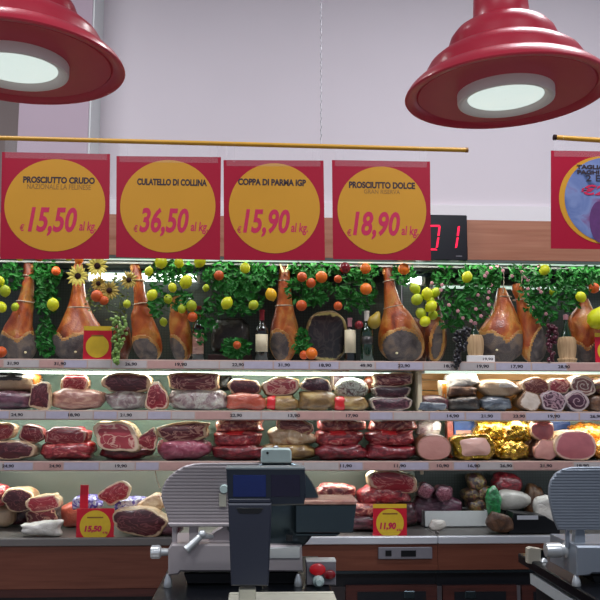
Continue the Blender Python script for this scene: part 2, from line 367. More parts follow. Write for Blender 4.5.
def copy_tree(o, loc, label, group=None):
    c = o.copy(); C.objects.link(c); c.location = loc
    if label: c['label'] = label
    if group: c['group'] = group
    for ch in o.children:
        d = ch.copy(); C.objects.link(d); d.parent = c
        for g in ch.children:
            e = g.copy(); C.objects.link(e); e.parent = d
    return c
def struct(o): o['kind'] = 'structure'; return o
def part(o, label): o['label'] = label; return o

def text_px(body, box, Y, mat, name, parent, offset=.02, shear=0, extr=.0006):
    x0, y0, x1, y1 = box; a = P(x0, y1, Y); b = P(x1, y0, Y)
    cu = bpy.data.curves.new('t', 'FONT'); cu.body = body; cu.offset = offset; cu.shear = shear; cu.extrude = 0.01; cu.resolution_u = 4
    to = bpy.data.objects.new('t', cu); C.objects.link(to)
    dg = bpy.context.evaluated_depsgraph_get(); me = bpy.data.meshes.new_from_object(to.evaluated_get(dg))
    bpy.data.objects.remove(to); bpy.data.curves.remove(cu)
    xs = [v.co.x for v in me.vertices]; ys = [v.co.y for v in me.vertices]
    sx = (b.x-a.x)/(max(xs)-min(xs)); sz = (b.z-a.z)/(max(ys)-min(ys)); mx, my = min(xs), min(ys)
    org = wloc(parent) if parent is not None else Vector((0, 0, 0))
    for v in me.vertices:
        v.co = Vector((a.x+(v.co.x-mx)*sx, Y-v.co.z*.02, a.z+(v.co.y-my)*sz))-org
    me.materials.clear(); me.materials.append(mat)
    o = bpy.data.objects.new(name, me); C.objects.link(o)
    if parent is not None: o.parent = parent
    return o

# ------------------------------------------------------------------ key levels
Z1 = P(300, 361, 0).z; Z2 = P(300, 411.2, 0).z; Z3 = P(300, 461.3, 0).z
ZD = P(300, 537.5, -.12).z
XL, XR = P(-60, 400, 0).x, P(700, 400, 0).x
BACK = .46
GZ = P(300, 587.5, -1.84).z
XM = P(415, 400, .1).x     # joint between the two cabinets

# ------------------------------------------------------------------ room shell
def sbox(name, lo, hi, mat):
    b = MB(); b.box(lo, hi); return struct(b.build(name, mat, smooth=False))
WY = .80
sbox('floor', (-5, -8, -.1), (5, 3, 0), M('floor_tile'))
sbox('ceiling', (-5, -8, 5.2), (5, 3, 5.3), M('ceiling_paint'))
pf = .50
xa, xb = P(18, 130, pf).x, P(88, 130, pf).x
zm = P(490, 207, WY).z
sbox('wall_back', (xb-.02, WY, 0), (5, WY+.1, 5.2), M('wall_paint'))
sbox('wall_left_back', (-5, 1.4, 0), (xb, 1.5, 5.2), M('wall_brown'))
sbox('trim_1', (xa, pf, 2.3), (xb, 1.4, 5.2), M('pilaster_paint'))
sbox('trim_2', (xb+.002, WY-.035, zm-.22), (5, WY-.002, zm), M('wall_low'))
# thin white skin over the pilaster's right side, painting that face as lit
sbox('lit_pilaster_side', (xb, pf+.01, 2.3), (xb+.012, WY, 5.2), M('white_plastic'))

# ------------------------------------------------------------------ display cabinet
cab_l = empty('refrigerated_cabinet', ((XL+XM)/2, .2, 0), 'long left refrigerated meat cabinet with mint back and reddish wood front', 'cabinet')
cab_r = empty('refrigerated_cabinet', ((XR+XM)/2, .2, 0), 'right refrigerated meat cabinet with a pale wooden back board above its middle shelf', 'cabinet')
ztop = P(300, 259, 0).z; zfas1 = P(300, 258, .02).z; zfas0 = P(300, 218, .02).z
seam = PZ(442, 540, ZD).x
xc = PZ(302, 560, ZD).x
for cab, xa_, xb_ in ((cab_l, XL, XM-.004), (cab_r, XM+.004, XR)):
    left = cab is cab_l
    b = MB(); b.box((xa_, .0, zfas1), (xb_, .06, zfas0)); o = b.build('fascia', M('fascia_wood'), cab, smooth=False)
    b = MB(); b.box((xa_, .0, zfas1-.014), (xb_, BACK, zfas1-.002)); b.build('canopy', M('case_grey'), cab, smooth=False)
    b = MB(); b.box((xa_, BACK, Z1-.03), (xb_, BACK+.03, zfas1-.016)); b.build('upper_back_panel', M('back_dark'), cab, smooth=False)
    b = MB(); b.box((xa_, BACK, Z3-.02), (xb_, BACK+.03, Z1-.03)); b.build('middle_back_panel', M('back_mint'), cab, smooth=False)
    xa_, xb_ = (xa_, seam-.003) if left else (seam, xb_)
    b = MB(); b.box((xa_, BACK, ZD-.02), (xb_, BACK+.03, Z3-.023)); b.build('lower_back_panel', M('back_low' if left else 'back_dark'), cab, smooth=False)
    ya_, yb_ = (XL, XM-.004) if left else (XM+.004, XR)
    for z in (Z1, Z2, Z3):
        b = MB(); b.box((ya_, .004, z-.022), (yb_, BACK, z-.001)); b.build('shelf', M('white_plastic') if z != Z3 else M('deck_steel'), cab, smooth=False)
    b = MB(); b.box((xa_, -.10, ZD-.03), (xb_, BACK, ZD)); b.build('display_deck', M('deck_steel'), cab, smooth=False)
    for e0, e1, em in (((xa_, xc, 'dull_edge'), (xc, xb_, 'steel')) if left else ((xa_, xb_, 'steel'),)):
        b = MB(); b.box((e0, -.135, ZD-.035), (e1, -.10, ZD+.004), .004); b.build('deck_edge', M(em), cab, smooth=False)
# fronts
def front(cab, x0, x1, y_top, y_bot, Y, name, mat, th=.03):
    z1 = P(300, y_top, Y).z; z0 = P(300, y_bot, Y).z; b = MB(); b.box((x0, Y, z0), (x1, Y+th, z1)); return b.build(name, mat, cab, smooth=False)
front(cab_l, XL, xc, 544, 587, -.12, 'front_panel', M('panel_wood'))
front(cab_l, XL, xc, 587.6, 595, -.125, 'front_panel', M('dark_wood'))
front(cab_l, XL, xc, 595, 700, -.06, 'plinth', M('toe_dark'))
front(cab_l, xc, seam-.002, 543, 571, -.12, 'front_panel', M('panel_wood'))
front(cab_r, seam, XR, 543, 571, -.12, 'front_panel', M('panel_wood'))
front(cab_l, xc, seam-.002, 571, 587, -.07, 'recess_panel', M('toe_dark'))
front(cab_r, seam, XR, 571, 587, -.07, 'recess_panel', M('toe_dark'))
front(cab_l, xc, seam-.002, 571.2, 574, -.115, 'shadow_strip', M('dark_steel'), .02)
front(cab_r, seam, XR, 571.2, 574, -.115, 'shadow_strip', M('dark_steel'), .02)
def door(cab, px0, px1, hx):
    Y = -.1; a, b2 = P(px0, 586, Y), P(px1, 700, Y)
    if cab is cab_l: b2.x = min(b2.x, seam-.004)
    else: a.x = max(a.x, seam+.002)
    b = MB(); b.box((a.x, Y, .1), (b2.x, Y+.03, a.z)); d = b.build('door', M('dark_wood'), cab, smooth=False)
    b = MB(); q = .06; b.box((a.x+q, Y-.004, .16), (b2.x-q, Y, a.z-.03)); b.build('door_panel', M('toe_dark'), d, smooth=False)
    h = P(hx, 594.5, Y); b = MB(); b.box((h.x-.03, Y-.012, h.z-.02), (h.x+.03, Y-.0045, h.z+.02), .004); b.build('handle', M('dark_steel'), d, smooth=False)
door(cab_l, 346, 441, 409); door(cab_r, 443, 520, 470); door(cab_r, 522, 640, 560)
# divider at the joint, wooden back board on right
b = MB(); b.box((XM+.0045, .03, Z2+.001), (XM+.026, BACK-.002, Z1-.03)); part(b.build('divider', M('label_cream'), cab_r, smooth=False), 'cream upright divider edge')
x0, x1 = P(418, 390, .36).x, XR
for i in range(4):
    h = (Z1-.03-Z2)/4; b = MB(); b.box((x0, .34, Z2+i*h+.001), (x1, .36, Z2+(i+1)*h-.003)); part(b.build('back_board', M('shelf_wood'), cab_r, smooth=False), 'pale wooden plank')
# temperature controller
a, b2 = P(378, 547, -.12), P(432, 558.5, -.12)
ctl = MB(); ctl.box((a.x, -.132, b2.z), (b2.x, -.1205, a.z), .003); ctl = ctl.build('temperature_controller', M('box_grey'), smooth=False)
tag(ctl, 'narrow grey control strip set in the wood front below the 11,90 card', 'controller')
for nm, q in (('button', (385.5, 550.5, 391.5, 556)), ('display', (401, 550.5, 416, 556.5))):
    a, b2 = P(q[0], q[1], -.133), P(q[2], q[3], -.133); b = MB(); b.box((a.x, -.1345, b2.z), (b2.x, -.1325, a.z)); b.build(nm, M('black_plastic'), ctl, smooth=False)

# price rails
RAILS = [
 (Z1, 'long price rail under the hanging hams and bottles', [(13, '31,90'), (60, '31,90'), (131, '26,90'), (181, '19,90'), (238, '22,90'), (284, '31,90'), (325, '18,90'), (366, '49,90'), (404, '22,90'), (450, '18,70'), (483, '19,90'), (517, '17,90'), (564, '28,90')]),
 (Z2, 'price rail of the shelf with the half hams, below the brightest light', [(17, '24,90'), (74, '18,90'), (126, '21,90'), (236, '22,90'), (294, '13,90'), (352, '17,90'), (453, '14,90'), (487, '21,90'), (519, '23,90'), (554, '19,90'), (596, '26,90')]),
 (Z3, 'lowest price rail, below the gold foil and mortadella', [(8, '24,90'), (55, '24,90'), (121, '19,90'), (346, '11,90'), (400, '11,90'), (443, '10,90'), (474, '16,90'), (506, '26,90'), (546, '21,90'), (583, '18,90')]),
]
for z, lab, items in RAILS:
    b = MB(); b.prism([(XL, z-.05), (XR, z-.05), (XR, z+.002), (XL, z+.002)], -.012, .003, .002)
    r = b.build('price_rail', M('rail_plastic'), smooth=False); tag(r, lab, 'price rail')
    pw = 36; rnd = random.Random(int(z*1000)); x = -20
    pyc = {Z1: 364.8, Z2: 415.3, Z3: 465.5}[z]
    while x < 610:
        w = rnd.choice((24, 30, 36)); mt = rnd.choice(('lav_paper', 'lav_paper', 'pink_paper', 'pale_paper', 'pale_paper'))
        a, b2 = P(x, pyc-3.2, -.014), P(x+w-1.5, pyc+3.0, -.014)
        b = MB(); b.box((a.x, -.0145, z-.044), (b2.x, -.0125, z-.005)); l = b.build('price_label', M(mt), r, smooth=False)
        for tx, t in items:
            if x <= tx < x+w:
                q = P(tx, pyc, -.0155); zc = z-.025
                cy = pyc; A = P(tx, cy, -.0155)
                # exact level from the rail height
                dz = (zc-A.z); py2 = cy - dz*F/(q.y-CAM.y)
                text_px(t, (tx-6, py2-1.9, tx+6, py2+1.7), -.0155, M('print_dark'), 'printed_price', l, .03)
        x += w

# light tubes
def tube_light(px0, px1, py, Y, mat, label, energy, size=.05, col=(.95, 1, .94), r=.008, aim=(0, .35, -1), z=None, batten=True):
    a, b2 = P(px0, py, Y), P(px1, py, Y); zz = a.z if z is None else z
    e = empty('shelf_light', ((a.x+b2.x)/2, Y, zz), label, 'light')
    b = MB(); b.tube((a.x+.02, Y, zz), (b2.x-.02, Y, zz), r); b.build('tube', M(mat), e)
    for x_, x2 in ((a.x, a.x+.02), (b2.x-.02, b2.x)):
        b = MB(); b.tube((x_, Y, zz), (x2, Y, zz), r*1.4); b.build('end_cap', M('white_plastic'), e)
    if batten: b = MB(); b.box((a.x, Y-r, zz+r*1.15), (b2.x, Y+r*1.6, zz+r*1.15+.006)); b.build('batten', M('white_plastic'), e, smooth=False)
    l = bpy.data.lights.new('shelf_lamp', 'AREA'); l.shape = 'RECTANGLE'; l.size = abs(b2.x-a.x)*.97; l.size_y = size; l.energy = energy; l.color = col
    o = bpy.data.objects.new('shelf_lamp', l); C.objects.link(o); o.location = ((a.x+b2.x)/2, Y, zz-r*1.6)
    o.rotation_euler = Vector(aim).to_track_quat('-Z', 'Y').to_euler()
    return e
tube_light(-40, 411, 372, .115, 'tube_glow', 'bright tube under the ham shelf above the half hams', 6.0)
tube_light(421, 640, 372, .09, 'tube_dim', 'dim tube above the pale wooden back board', 2.7, col=(1, .93, .85))
tube_light(-40, 411, 420.5, .12, 'tube_dim', 'tube hidden behind the middle price rail on the left', 5.6, z=Z2-.045)
tube_light(421, 640, 420.5, .08, 'tube_dim', 'tube hidden behind the middle price rail above the gold foil', 3.2, z=Z2-.045, col=(1, .95, .9))
tube_light(-40, 411, 470, .13, 'tube_dim', 'tube behind the lowest price rail on the left', 9, z=Z3-.045)
tube_light(421, 640, 470, .08, 'tube_dim', 'tube behind the lowest price rail above the mortadella', 1.2, z=Z3-.045, col=(.9, .95, 1))
tube_light(86, 200, 277, .36, 'tube_glow', 'short glowing tube standing in for a reflection behind the sunflowers', 1.5, r=.022, aim=(0, -.4, -1))  # this and the next two tubes glow in place of bright reflective surfaces
tube_light(402, 424, 280, .36, 'tube_glow', 'short glowing tube standing in for a reflection behind the lemon bunch', .4, r=.025, aim=(0, -.4, -1))
tube_light(430, 640, 287, .36, 'tube_dim', 'dull glowing tube standing in for a light reflector behind the pink blossoms', 1.5, aim=(0, -.4, -1))
tube_light(-40, 640, 262.5, .03, 'tube_dim', 'long tube below the canopy above the hams', 6, r=.004, z=zfas1-.0195, batten=False, aim=(0, .3, -1), col=(1, .97, .9))
# hanging rail
b = MB(); y = P(300, 265, .12); b.tube((XL, .12, y.z), (XR, .12, y.z), .006)
hr = b.build('hanging_rail', M('white_plastic')); tag(hr, 'thin white rail running above the hams, carrying the greenery', 'rail')
b = MB(); y = P(300, 273, .30); b.box((XL, .30, y.z-.012), (XR, .315, y.z+.012)); b = b.build('back_bar', M('dark_steel'), smooth=False)
tag(b, 'dark horizontal bar along the cabinet back behind the leaves', 'bar')

# ------------------------------------------------------------------ hams
def profile_body(rows, Y, ratio=.62, n=64, seed=0, amp=.03, sub=12):
    """rows [(py, xl, xr)] from top to bottom -> rounded body"""
    pts = []
    R = rows
    for i in range(len(R)-1):
        for k in range(sub):
            t = k/sub; p0 = R[max(0, i-1)]; p1 = R[i]; p2 = R[i+1]; p3 = R[min(len(R)-1, i+2)]
            pts.append([.5*((2*p1[j])+(-p0[j]+p2[j])*t+(2*p0[j]-5*p1[j]+4*p2[j]-p3[j])*t*t+(-p0[j]+3*p1[j]-3*p2[j]+p3[j])*t**3) for j in range(3)])
    pts.append(list(R[-1]))
    b = MB(); vs = []; fs = []
    for py, xl, xr in pts:
        a, c = P(xl, py, Y), P(xr, py, Y); cx = (a.x+c.x)/2; r = max(.002, (c.x-a.x)/2); z = (a.z+c.z)/2
        ry = min(r*ratio+.012, .11)
        for i in range(n):
            t = 2*PI*i/n; q = 1+amp*noise.noise(Vector((math.cos(t)*1.5+seed*7.1, math.sin(t)*1.5, z*14)))
            vs.append((cx+r*q*math.cos(t), Y+min(r*ratio+.0, .11)*0+ry*q*math.sin(t), z))
    K = len(pts)
    for k in range(K-1):
        for i in range(n): j = (i+1) % n; fs.append((k*n+i, (k+1)*n+i, (k+1)*n+j, k*n+j))
    fs.append(tuple(range(n))); fs.append(tuple((K-1)*n+i for i in range(n-1, -1, -1)))
    b.add(vs, fs); return b
def patch(body, test, off, name, mat, parent):
    """copy the faces of a body whose centre passes test and lift them off the surface"""
    b = MB(); idx = {}; vs = body.v; nrm = [Vector((0, 0, 0)) for _ in vs]; sel = []
    for f in body.f:
        if len(f) > 4: continue
        a = (vs[f[2]]-vs[f[0]]).cross(vs[f[3 % len(f)]]-vs[f[1]])
        c = sum((vs[i] for i in f), Vector())/len(f)
        if a.length > 0: a.normalize()
        for i in f: nrm[i] += a
        sel.append((f, a, c))
    cc = sum(vs, Vector())/len(vs)
    fs = [(f) for f, a, c in sel if test(c)]
    if not fs: return None
    for f in fs:
        for i in f:
            if i not in idx:
                n_ = nrm[i].normalized() if nrm[i].length > 0 else Vector((0, -1, 0))
                if n_.dot(vs[i]-cc) < 0: n_ = -n_
                idx[i] = len(b.v); b.v.append(vs[i]+n_*off)
    b.f = [tuple(idx[i] for i in f) for f in fs]
    # thickness
    o = b.build(name, mat, parent)
    sd = o.modifiers.new('thick', 'SOLIDIFY'); sd.thickness = off*.9; sd.offset = -1
    return o
def ring_px(px, py, w, Y, ratio, r, mat, parent, tilt=0, name='cord_loop'):
    a, c = P(px-w/2, py-tilt, Y), P(px+w/2, py+tilt, Y); cx = (a.x+c.x)/2; R = (c.x-a.x)/2+.002
    pts = []
    for i in range(25):
        t = 2*PI*i/24; pts.append((cx+R*math.cos(t), Y+(R*ratio+.014)*math.sin(t), a.z+(c.z-a.z)*(.5+.5*math.cos(t))))
    b = MB(); b.path(pts, r, 6); return b.build(name, mat, parent)
def low(v, d=.045): return Vector((v.x, v.y, min(v.z, zfas1-d)))
def ham(rows, label, Y=.17, lard=None, rings=(), top=None, mat='ham_skin', ratio=.62, seed=0, name='cured_ham', amp=.05):
    body = profile_body(rows, Y, ratio, seed=seed, amp=amp)
    # settle on the shelf
    zmin = min(v.z for v in body.v)
    if abs(zmin-Z1) < .05:
        for v in body.v: v.z += (Z1+.0055-zmin)*max(0, 1-(v.z-zmin)/.15)
    for v in body.v: v.z = min(v.z, zfas1-.02)
    o = body.build(name, M(mat)); tag(o, label, 'ham')
    if lard:
        def region(c, grow):
            if c.y > Y+.03: return False
            d = c-CAM; px = 300+F*d.dot(rt)/d.dot(fw); py = 300-F*d.dot(up)/d.dot(fw)
            wv = 1.0*math.sin(px*.45+py*.2)
            if len(lard) == 3:       # level edge with an orange tongue hanging into it
                y0, xt, dep = lard
                return py > y0+dep*math.exp(-((px-xt)/7)**2)+wv-grow
            ex, ey, rx, ry, sk = lard
            u = (px-ex-sk*(py-ey))/(rx+grow); v = (py-ey)/(ry+grow)
            return u*u+v*v < 1+wv*.06
        patch(body, lambda c: region(c, 3.2), .0015, 'fat_border', M('ham_fat'), o)
        patch(body, lambda c: region(c, 0), .003, 'larded_face', M('ham_lard'), o)
    for (px, py, w, tl) in rings: ring_px(px, py, w, Y, ratio, .0028, M('cord_white'), o, tl)
    if top == 'v':
        px = (rows[0][1]+rows[0][2])/2
        for s in (-1, 1):
            b = MB(); b.tube(P(px+s*1.5, rows[0][0]+8, Y-.07), low(P(px+s*4.5, rows[0][0]-4, Y-.08), .024), .009, .005); b.build('shank_bone', M('bone_white'), o)
    elif top == 'k':
        b = MB(); px = (rows[0][1]+rows[0][2])/2; tk = max(rows[0][0], 262.5); b.sphere(low(P(px, tk+3, Y)), .022, sc=(.9, .9, 1.1)); b.build('trotter', M('shank_pale'), o)
        for s in (-1, .9):
            b = MB(); b.sphere(low(P(px+s*3, tk+4.5, Y-.012)), .015, sc=(.8, .8, 1.4)); b.build('trotter_toe', M('shank_pale'), o)
    return o
ham([(256, 25, 33), (262, 24, 34), (275, 23, 34), (290, 21, 34), (302, 17, 34), (315, 11, 33), (328, 4, 33), (340, 1, 35), (350, 3, 36), (357, 8, 32), (359, 13, 28)],
    'orange cured ham at the far left standing on the top shelf beside a red orange', lard=(335, 16, 7), rings=((28, 276, 13, .5), (26, 302, 18, 1)), top='k', seed=1)
ham([(258, 74, 83), (270, 74, 83), (290, 72, 85), (302, 69, 88), (312, 66, 92), (325, 60, 100), (337, 54, 108), (348, 54, 110), (356, 60, 106), (359, 68, 98)],
    'wide orange ham behind the small red price card, under the sunflowers', lard=(335, 66, 6), rings=((79, 308, 22, 0),), top='k', seed=2)
ham([(261, 131, 139), (270, 132, 141), (283, 133, 144), (295, 134, 146), (306, 134, 149), (318, 131, 153), (332, 132, 159), (345, 133, 162), (353, 137, 161), (359, 143, 156)],
    'slim orange ham standing right of the green grapes', lard=(145, 351, 12, 13, .25), rings=((138, 281, 13, -.5), (141, 304, 15, -1)), top='k', seed=3)
ham([(296, 171, 183), (310, 170, 187), (322, 169, 189), (335, 170, 192), (346, 171, 193), (354, 174, 191), (359, 178, 187)],
    'short ham with its top hidden in lemon leaves beside the half-hidden bottle', lard=(176, 350, 8, 12, .3), seed=4)
ham([(264, 280, 289), (272, 279, 290), (285, 278, 291), (300, 277, 292), (310, 275, 294), (322, 272, 297), (334, 270, 299), (345, 270, 298), (353, 273, 294), (359, 278, 290)],
    'pale orange ham ending in two white shank bones next to a red-capped bottle', lard=(280, 346, 9, 14, .1), rings=((285, 281, 13, .3), (284, 306, 17, 0)), top='v', seed=5)
ham([(267, 382, 392), (280, 384, 394), (292, 384, 397), (304, 384, 402), (314, 383, 410), (326, 380, 418), (338, 378, 423), (348, 380, 424), (355, 386, 420), (359, 394, 412)],
    'broad orange ham bulging to the right beside the white-capped bottle', lard=(402, 347, 19, 16.5, 0), rings=((389, 281, 11, -1), (393, 307, 18, -2)), top='k', seed=6)
ham([(290, 430, 437), (305, 430, 440), (318, 428, 443), (330, 425, 446), (342, 425, 446), (352, 427, 443), (358, 431, 438)],
    'narrow dark ham under the hanging bunch of lemons', mat='ham_dark', lard=(437, 342, 5, 17, -.1), rings=((434, 303, 11, 0),), seed=7, Y=.26)
ham([(288, 498, 505), (297, 496, 509), (308, 493, 514), (320, 486, 519), (330, 480, 522), (341, 477, 523), (351, 480, 521), (357, 487, 514), (360.5, 493, 508)],
    'hanging ham on string, its lower half grey with lard, right of the low wicker flask', lard=(334, 507, 8), rings=((504, 297, 14, 0),), seed=8)
ham([(284, 513, 521), (290, 512, 523), (300, 516, 526), (310, 517, 532), (322, 519, 539), (335, 520, 544), (346, 520, 546), (355, 523, 543), (361, 529, 538)],
    'narrow ham hung on string, second of the pair beside the red grapes', lard=(541, 347, 9, 21, -.25), rings=((519, 300, 12, 0),), seed=9, Y=.15)
ham([(299, 581, 588), (308, 576, 592), (318, 569, 598), (328, 568, 604), (338, 569, 606), (348, 573, 604), (356, 578, 600), (361, 584, 594)],
    'reddish ham at the far right below a round yellow lemon', lard=(342, 587, 8), seed=10)
for (px, pt, pb, what) in ((503, 266, 290, 'left'), (521, 266, 287, 'right')):
    b = MB(); b.path([P(px, pt, .13), P(px+1, (pt+pb)/2, .14), P(px, pb+6, .14)], .0025); o = b.build('hanging_string', M('cord_white')); tag(o, 'pale string holding the %s ham of the hanging pair' % ('broad' if what == 'left' else 'narrow'), 'string')
# round black-faced ham
def disc_face(pts3, centre, bulge, name, mat, parent):
    b = MB(); n = len(pts3); c = Vector(centre); R = 6; vs = []; uv = []
    for k in range(1, R+1):
        t = k/R
        for i, p in enumerate(pts3):
            p = Vector(p); q = c+(p-c)*t; q.y -= bulge*(1-t*t); vs.append(q); a = 2*PI*i/n; uv.append((.5+.5*t*math.cos(a), .5+.5*t*math.sin(a)))
    cc = Vector(c); cc.y -= bulge; vs.append(cc); uv.append((.5, .5)); m_ = len(vs)-1
    fs = [(m_, (i+1) % n, i) for i in range(n)]
    for k in range(R-1):
        for i in range(n): j = (i+1) % n; fs.append((k*n+i, k*n+j, (k+1)*n+j, (k+1)*n+i))
    b.add(vs, fs); b.uv = dict(enumerate(uv)); return b.build(name, mat, parent)

def sgnp(v, p): return math.copysign(abs(v)**p, v)
def outline(kind, n_, N, seed, amp):
    o = []
    for i in range(N):
        t = 2*PI*i/N; c, s = math.cos(t), math.sin(t)
        if kind == 'tri': x, z = c*(1-.45*(s+1)/2*1.2), s
        elif kind == 'trir': x, z = c*(.62+.38*(-s))+.25*(s+1)/2, s
        elif kind == 'wedge': x, z = sgnp(c, .8), sgnp(s, .8)*(1-.45*(c+1)/2)
        elif kind == 'wedgel': x, z = sgnp(c, .8), sgnp(s, .8)*(1-.45*(1-c)/2)
        else: x, z = sgnp(c, 2/n_), sgnp(s, 2/n_)
        q = 1+amp*noise.noise(Vector((c*1.3+seed*3.7, s*1.3, seed*1.9)))*1.6
        o.append((x*q, z*q))
    mx = max(abs(p[0]) for p in o); z0 = min(p[1] for p in o); z1 = max(p[1] for p in o)
    return [(x/mx, (z-z0)/(z1-z0)*2-1) for x, z in o]
SEED = [0]
LEV = {1: Z2, 2: Z3, 0: Z1}
def meat(box, label, mat, face=None, n=2.6, kind='', rot=0, lev=None, Y=.05, d=.18, amp=.16, rough=.009, name='cured_meat', cat='meat', labels=(), fs=1.0, crumple=0, group=None, zs=None, bulge=.008, ends=False, face_mat_label=None, turn=0):
    """box px; Y = front; lev = shelf it lies on (bottom then sits on that shelf)"""
    SEED[0] += 1; seed = SEED[0]
    if lev is not None or zs is None:
        box = (box[0]-1.2, box[1]-.9, box[2]+1.2, box[3])
    if n > 2.35: n *= 1.22
    x0, y0, x1, y1 = box; yc = (y0+y1)/2
    Yc = Y+d*.35; a = P(x0, yc, Y+d*.2); c = P(x1, yc, Y+d*.2); zt = P((x0+x1)/2, y0, Y+d*.2).z; zb = P((x0+x1)/2, y1, Y+d*.2).z
    if lev is not None: zb = (LEV[lev] if zs is None else zs)+.0015
    cx, cz = (a.x+c.x)/2, (zt+zb)/2; w, h = (c.x-a.x)/2, (zt-zb)/2
    N = 56; ol = outline(kind, n, N, seed, amp)
    if face: prof = [(0, .93), (.03, .975), (.10, 1), (.45, 1), (.7, .96), (.86, .84), (.95, .62), (1, .2)]
    else: prof = [(0, .12), (.012, .35), (.04, .6), (.10, .8), (.19, .93), (.33, 1), (.6, 1), (.8, .9), (.92, .68), (.985, .36), (1, .12)]
    ca, sa = math.cos(math.radians(rot)), math.sin(math.radians(rot)); ct, st = math.cos(math.radians(turn)), math.sin(math.radians(turn))
    def xf(x, y, z):
        xr, zr = x*ca-z*sa, x*sa+z*ca
        xr, yr = xr*ct-y*st, xr*st+y*ct
        return Vector((cx+xr, Y+yr, cz+zr))
    pp = []
    for (t0, s0), (t1, s1) in zip(prof, prof[1:]):
        for k in range(3): pp.append((t0+(t1-t0)*k/3, s0+(s1-s0)*k/3))
    prof = pp+[prof[-1]]
    b = MB(); vs = []; fs_ = []
    for t, s in prof:
        for x, z in ol:
            p = Vector((x*w*s, t*d, z*h*s))
            q = p*14+Vector((seed*5.3, 0, 0)); k = noise.noise(q)*rough
            if crumple:
                dd = noise.voronoi(p*26+Vector((seed*3.1, 0, 0)))[0]; k += (dd[1]-dd[0]-.3)*crumple*2.2+noise.noise(p*16)*crumple
            nn = Vector((x, -.8 if t < .12 and not face else 0, z)); nn.normalize()
            p += nn*k
            v = xf(p.x, p.y, p.z)
            vs.append(v)
    if lev is not None:
        zf = (LEV[lev] if zs is None else zs)+.0012
        for v in vs:
            if v.z < zf: v.z = zf
    K = len(prof)
    for k in range(K-1):
        for i in range(N): j = (i+1) % N; fs_.append((k*N+i, k*N+j, (k+1)*N+j, (k+1)*N+i))
    fs_.append(tuple(range(N-1, -1, -1))); fs_.append(tuple((K-1)*N+i for i in range(N)))
    b.add(vs, fs_)
    o = b.build(name, M(mat)); tag(o, label, cat, group)
    if face:
        pts = [xf(x*w*.93*fs, -.0005, z*h*.93*fs) for x, z in ol]
        f = disc_face(pts, xf(0, -.0005, 0), bulge, 'cut_face', M(face), o)
    for (lx0, lz0, lx1, lz1, lm) in labels:
        def test(q, lx0=lx0, lz0=lz0, lx1=lx1, lz1=lz1):
            u, v = (q.x-cx)/w*.5+.5, (q.z-cz)/h*.5+.5
            return lx0 <= u <= lx1 and lz0 <= v <= lz1 and q.y < Y+d*.55
        patch(b, test, .0015, 'product_label' if lm.startswith('label') else 'wrapper', M(lm), o)
    if ends:
        for s in (-1, 1):
            q = MB(); q.tube(xf(s*w*.93, d*.4, 0), xf(s*w*1.12, d*.4, 0), .006, .014, n=8); q.build('wrap_end', M(mat), o)
    return o

# wheel of ham with dark face on top shelf
meat((307, 312, 347, 359.5), 'round dark-faced ham half with a pale yellow rim between two bottles', 'olive_speck', 'face_black', n=2.2, lev=0, Y=.16, d=.14, amp=.02, name='ham_half', cat='ham', fs=1)
meat((212, 318, 250, 354), 'very dark brown ham block on a wooden tray behind the leaf tuft', 'dark_rough', n=3, Y=.24, d=.13, name='ham_block', cat='ham')
b = MB(); a, c = P(208, 353, .2), P(236, 359.5, .2); b.box((a.x, .18, Z1+.001), (P(252, 355, .2).x, .40, P(212, 354.3, .2).z), .006); o = b.build('wooden_tray', M('brown_box'), smooth=False); tag(o, 'low reddish brown wooden tray under the dark ham block', 'tray')
meat((113, 325, 130, 359), 'brown ham end standing behind the green grape bunch', 'ham_dark', n=2.3, lev=0, Y=.2, d=.12, name='ham_end', cat='ham')
meat((411, 318, 428, 358), 'brown ham piece half hidden between the broad ham and the narrow dark one', 'ham_dark', n=2.3, lev=0, Y=.34, d=.10, name='ham_end', cat='ham')

# ------------------------------------------------------------------ row 1 (half hams)
D = dict
meat((-14, 372, 38, 392), 'beige boned ham with a black printed sleeve, upper far left', 'beige_ham', n=2.5, Y=.09, d=.2, labels=[(.2, .55, .72, .98, 'label_black'), (.9, .1, .99, .9, 'label_orange')], amp=.05)
meat((-14, 391, 33, 411), 'purple cured slab under the black-sleeved ham', 'purple_dark', n=3, lev=1, d=.22)
meat((31, 383, 51, 411), 'upright dark red cut piece with a pale rim, left end of the upper meat shelf', 'cream_rind', 'face_dark', n=2.6, lev=1, Y=.02, d=.1, rot=-4, name='ham_piece')
meat((62, 375, 88, 391), 'small red cut with white rim lying on the long tan pack', 'cream_rind', 'face_bright', n=2.4, Y=.1, d=.12, name='ham_piece')
meat((50, 389, 104, 411), 'long pinkish tan vacuum pack left of the triangular red cut', 'tan_pack', n=2.6, lev=1, Y=.04, d=.2, ends=True)
meat((103, 373, 154, 393), 'long half ham with a dark red face and cream rind on a pale wrap', 'cream_rind', 'face_dark', n=2.6, Y=.09, d=.2, name='half_ham')
meat((104, 391, 152, 411), 'pale plastic-wrapped meat with pink patches under the long half ham', 'silver_wrap', n=3, lev=1, Y=.06, d=.2)
meat((146, 383, 167, 411), 'triangular dark red ham wedge leaning on the shelf edge', 'cream_rind', 'face_red', kind='tri', lev=1, Y=.015, d=.09, name='ham_piece', rot=5)
meat((167, 373, 219, 392), 'cream-rind half ham with a dark marbled face on silver wrap', 'cream_rind', 'face_slab', n=2.8, Y=.09, d=.2, rot=2, name='half_ham')
meat((166, 390, 229, 411), 'long grey-white wrapped pack with pink spots on the upper meat shelf', 'silver_wrap', n=2.8, lev=1, Y=.05, d=.2)
meat((219, 375, 230, 391), 'small dark block behind the grey-white wrapped pack', 'dark_rough', n=5, Y=.26, d=.1)
